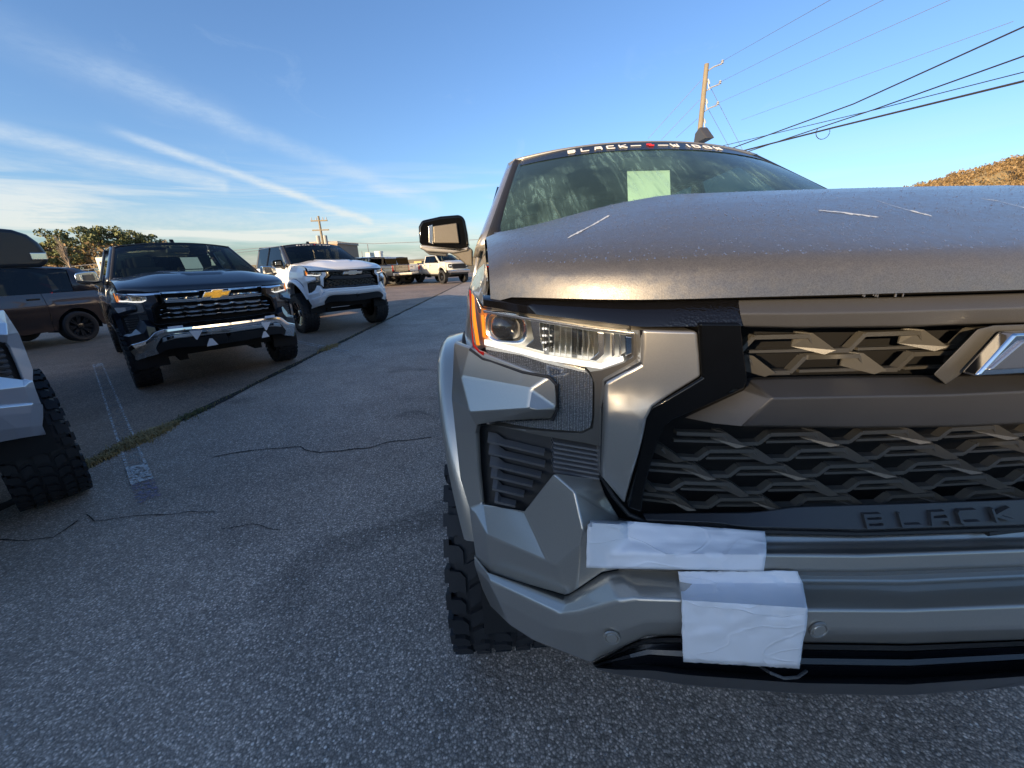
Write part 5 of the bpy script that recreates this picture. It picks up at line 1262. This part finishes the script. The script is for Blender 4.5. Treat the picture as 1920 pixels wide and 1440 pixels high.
def pillar_box(label, px0, px1, pyt, Y):
    a, b = AT(px0, pyt, Y), AT(px1, pyt, Y); cx = (a.x + b.x) / 2; w_ = abs(b.x - a.x); T = empty('white_tank', (cx, Y, 0)); tag(T, label, 'tank', 'white tanks at the lot end')
    MB().tube([(0, 0, 0), (0, 0, a.z - .1), (0, 0, a.z)], w_ / 2, 20).build('tank_shell', M_whitewall, T, ang=40)
    MB().tube([(0, 0, a.z - .12), (0, 0, a.z + .03)], w_ / 2 + .05, 20).build('tank_lid', M_whitewall, T, ang=40); MB().box((w_ * .55, 0, a.z * .4), (w_ * .3, w_ * .6, a.z * .8)).build('side_duct', M_whitewall, T)
pillar_box('tall white tank standing right of the white pickup nose', 703, 717, 472, 40)
pillar_box('short white tank left of the sand pickup', 729, 741, 491, 40)
T, w_, z = block('pale_trailer', 'pale cream container shed between brown utility vehicle and navy pickup', 'shed', 178, 232, 483, 26, M_pale_wall, 5, False)
for i in range(4): MB().box((-w_ / 2 + w_ * (i + .5) / 4, -2.52, 1.2), (.06, .06, 2.2)).build('wall_rib', M_roofp, T)
MB().box((0, -2.54, 1.75), (w_, .05, .06)).build('rail', M_roofp, T)
for i, (px0, px1, pyt, lab) in enumerate([(776, 790, 490, 'tiny ochre farm building on the ridge, far beyond the sand pickup')]):
    block('farm_building', lab, 'building', px0, px1, pyt, 150, P('ochre_wall', (.5, .35, .15), .8), 8, False)
wb = block('long_shed', 'long low pale shed roof far behind the white tanks', 'building', 735, 782, 495, 90, P('grey_green_roof', (.30, .31, .25), .7), 12, False)

# ------------------------------------------------------------------ trees and hills
def leafmat(name, a, b):
    m, t, bs = new_mat(name); g = t.new('ShaderNodeNewGeometry'); co = t.new('ShaderNodeTexCoord').outputs['Object']
    f = t.math('ADD', t.math('MULTIPLY', g.outputs['Random Per Island'], .6), t.math('MULTIPLY', t.noise(co, .5, 3), .4))
    t.l.new(t.mix(f, a + (1,), b + (1,)), bs.inputs['Base Color']); bs.inputs['Roughness'].default_value = .7
    return m
M_pine = leafmat('pine_foliage', (0.07, 0.095, 0.035), (0.20, 0.20, 0.075)); M_scrub = leafmat('brown_scrub', (0.10, 0.065, 0.03), (0.26, 0.17, 0.07)); M_bark = P('pine_bark', (0.13, 0.085, 0.055), .9, var=.3, vscale=3)
def leaves(mb, c, rad, n, size, rd, flat=.75):
    for _ in range(n):
        while True:
            u = Vector((rd.uniform(-1, 1), rd.uniform(-1, 1), rd.uniform(-1, 1)))
            if .25 < u.length < 1: break
        p = Vector((c[0] + u.x * rad, c[1] + u.y * rad, c[2] + u.z * rad * flat)); a = Vector((rd.gauss(0, 1), rd.gauss(0, 1), rd.gauss(0, 1))).normalized(); b = a.cross(Vector((rd.gauss(0, 1), rd.gauss(0, 1), rd.gauss(0, 1)))).normalized(); s_ = size * rd.uniform(.5, 1.3)
        mb.add([p - a * s_, p + b * s_ * .6, p + a * s_, p - b * s_ * .5], [(0, 1, 2, 3)])
def pine(label, px, pyt, Y, crown_w, seed, n=3000, lo=.45):
    rd = random.Random(seed); t_ = AT(px, pyt, Y); T = empty('pine_tree', (t_.x, Y, 0)); tag(T, label, 'tree', 'pines beyond the lot'); H_ = t_.z
    mb = MB(); mb.tube([(0, 0, 0), (rd.uniform(-.2, .2), 0, H_ * .5), (rd.uniform(-.4, .4), 0, H_ * .93)], .3, 8, r2=.08)
    cl = []
    for k in range(26):
        z = H_ * lerp(lo, .96, rd.random()); wz = crown_w * (1 - ((z / H_ - .72) / .38) ** 2) ** .5 if abs(z / H_ - .72) < .37 else crown_w * .3
        a = rd.uniform(0, 6.28); r0 = wz * rd.uniform(.2, 1); c = Vector((math.cos(a) * r0, math.sin(a) * r0, z)); cl.append((c, rd.uniform(.08, .17) * crown_w + .35)); mb.tube([(0, 0, z - H_ * .08), c * 1.0], .07, 5, r2=.03)
    mb.build('trunk', M_bark, T)
    lf = MB()
    for c, r0 in cl: leaves(lf, c, r0, n // 26, .20, rd, .6)
    lf.build('crown', M_pine, T, recalc=False)
pine('tallest round crowned pine left of the navy pickup', 178, 424, 70, 4.2, 1); pine('round crowned pine joining the tallest one on its right', 212, 424, 72, 4.4, 2); pine('pine with a low broad crown over the navy pickup roof edge', 250, 434, 74, 4.2, 3)
pine('small pine, rightmost of the pine group', 282, 452, 76, 3.2, 4, 3000); pine('pine half hidden by the black towing mirror', 80, 432, 60, 3.4, 5); pine('tiny pine at the far right end of the pine group', 312, 460, 80, 2.2, 6, 1800); pine('short bushy pine in the gap left of the pine group', 150, 440, 66, 3.0, 7, 3500)
rd = random.Random(9); t_ = AT(112, 432, 40); T = empty('bare_tree', (AT(125, 470, 40).x, 40, 0)); tag(T, 'thin leafless tree leaning left beside the pines', 'tree'); mb = MB()
H_ = t_.z; mb.tube([(0, 0, 0), (-.3, 0, H_ * .6)], .12, 7, r2=.07)
for k in range(34):
    s_ = Vector((-.3 * rd.uniform(.6, 1), 0, H_ * rd.uniform(.4, .62))); e_ = s_ + Vector((rd.uniform(-1.1, .5), rd.uniform(-.5, .5), H_ * rd.uniform(.15, .42))); mb.tube([s_, (s_ + e_) / 2 + Vector((rd.uniform(-.1, .1), 0, .1)), e_], .03, 4, r2=.008)
mb.build('trunk', P('bare_branch_bark', (.28, .22, .16), .9), T)
lf = MB(); rd = random.Random(21)
for k in range(90):
    x = lerp(-98, -52, rd.random()); leaves(lf, (x, 66 + rd.uniform(-5, 5), rd.uniform(.5, 3.0) + 2.0), 2.4, 110, .28, rd, .8)
tag(lf.build('brown_scrub', M_scrub, recalc=False), 'mass of brown winter scrub under the pines', None, None, 'stuff')
# far field ridge and hills
M_ridge = P('straw_ridge', (0.34, 0.25, 0.11), .9, var=.3, vscale=.05)
def ridge(name, x0, x1, Y, hfun, mat, depth=60, n=60):
    rows = []
    for j, (dy, f_) in enumerate(((-depth, 0), (-depth * .5, .55), (0, 1), (depth, .9), (depth * 2, 0))):
        rows.append([(lerp(x0, x1, i / n), Y + dy, -.5 + (hfun(lerp(x0, x1, i / n)) + .5) * f_) for i in range(n + 1)])
    vs, fs = grid(rows); return tag(mesh(name, vs, fs, mat, ang=60), kind='structure')
ridge('field_ridge', -260, 160, 260, lambda x: 4.6 + 1.2 * noise.noise((x * .02, 1, 0)), M_ridge)
def hh(x): return max(0, 1) * interp([(92, -.5), (126, 7), (165, 19), (215, 33), (270, 46), (380, 50), (480, 20)], x) + 2 * noise.noise((x * .05, 3, 0))
ridge('wooded_hill', 100, 480, 170, hh, M_ridge, 70, 80)
lf = MB(); rd = random.Random(5)
for k in range(1700):
    x = rd.uniform(94, 330); f_ = rd.uniform(-.9, 1.1); y = 170 + f_ * 62; h = hh(x) * (1 + .45 * f_ if f_ < 0 else 1 - .1 * f_); leaves(lf, (x, y, h + .8), rd.uniform(1.6, 3.2), 34, .55, rd, .9)
tag(lf.build('hill_wood', M_scrub, recalc=False), 'brown bare winter wood covering the hill on the right', None, None, 'stuff')
# unseen block added behind the camera, roofline shaped to shade the near ground
def behind(d, s, z=0):   # d metres towards the sun, s metres across it
    a = R(SUN_AZ); return Vector((math.sin(a) * d + math.cos(a) * s, math.cos(a) * d - math.sin(a) * s, z)) + Vector((0.87, 0.55, 0))
M_blocker = P('sun_blocker_cladding', (0.30, 0.29, 0.27), .7, var=.1, vscale=.5)
Dd_ = 34.0; tn = math.tan(R(SUN_EL)); hs = lambda z: z + Dd_ * tn
W_ = empty('sun_blocker', tuple(behind(Dd_, 0)), 0); W_.rotation_euler.z = -R(SUN_AZ); tag(W_, 'long low grey gabled block behind the camera, added to shade the near ground', 'building')
prof = [(-40, 0), (-40, hs(.55)), (-9, hs(.62)), (-2.6, hs(1.42)), (.9, hs(1.22)), (1.6, hs(1.06)), (7, hs(.75)), (40, hs(.6)), (40, 0)]
MB().prism(prof, lambda p: (-p[0], 0, p[1]), lambda p: (-p[0], -.01 + 14, p[1])).build('wall', M_blocker, W_)
for k in range(14): MB().box((-36 + k * 5.5, -.05, 2.0), (3.2, .08, 3.0)).build('blocker_panel', M_roofp, W_)
# further pickups of the angled row, continuing behind the camera
step = (whiteloc - darkloc)
for k in range(1, 4):
    c = copy_tree(dark, None, {M_dark: [M_white, M_pale, M_maroon][k % 3]}); c.location = leftloc - Vector((0, 1, 0)) * 4.6 * k; c.rotation_euler.z = p0; c.name = 'parked_pickup'
    c['label'] = 'pickup of the angled row behind the camera, number %s from the silver one' % ('one', 'two', 'three')[k - 1]
print('row step', step)
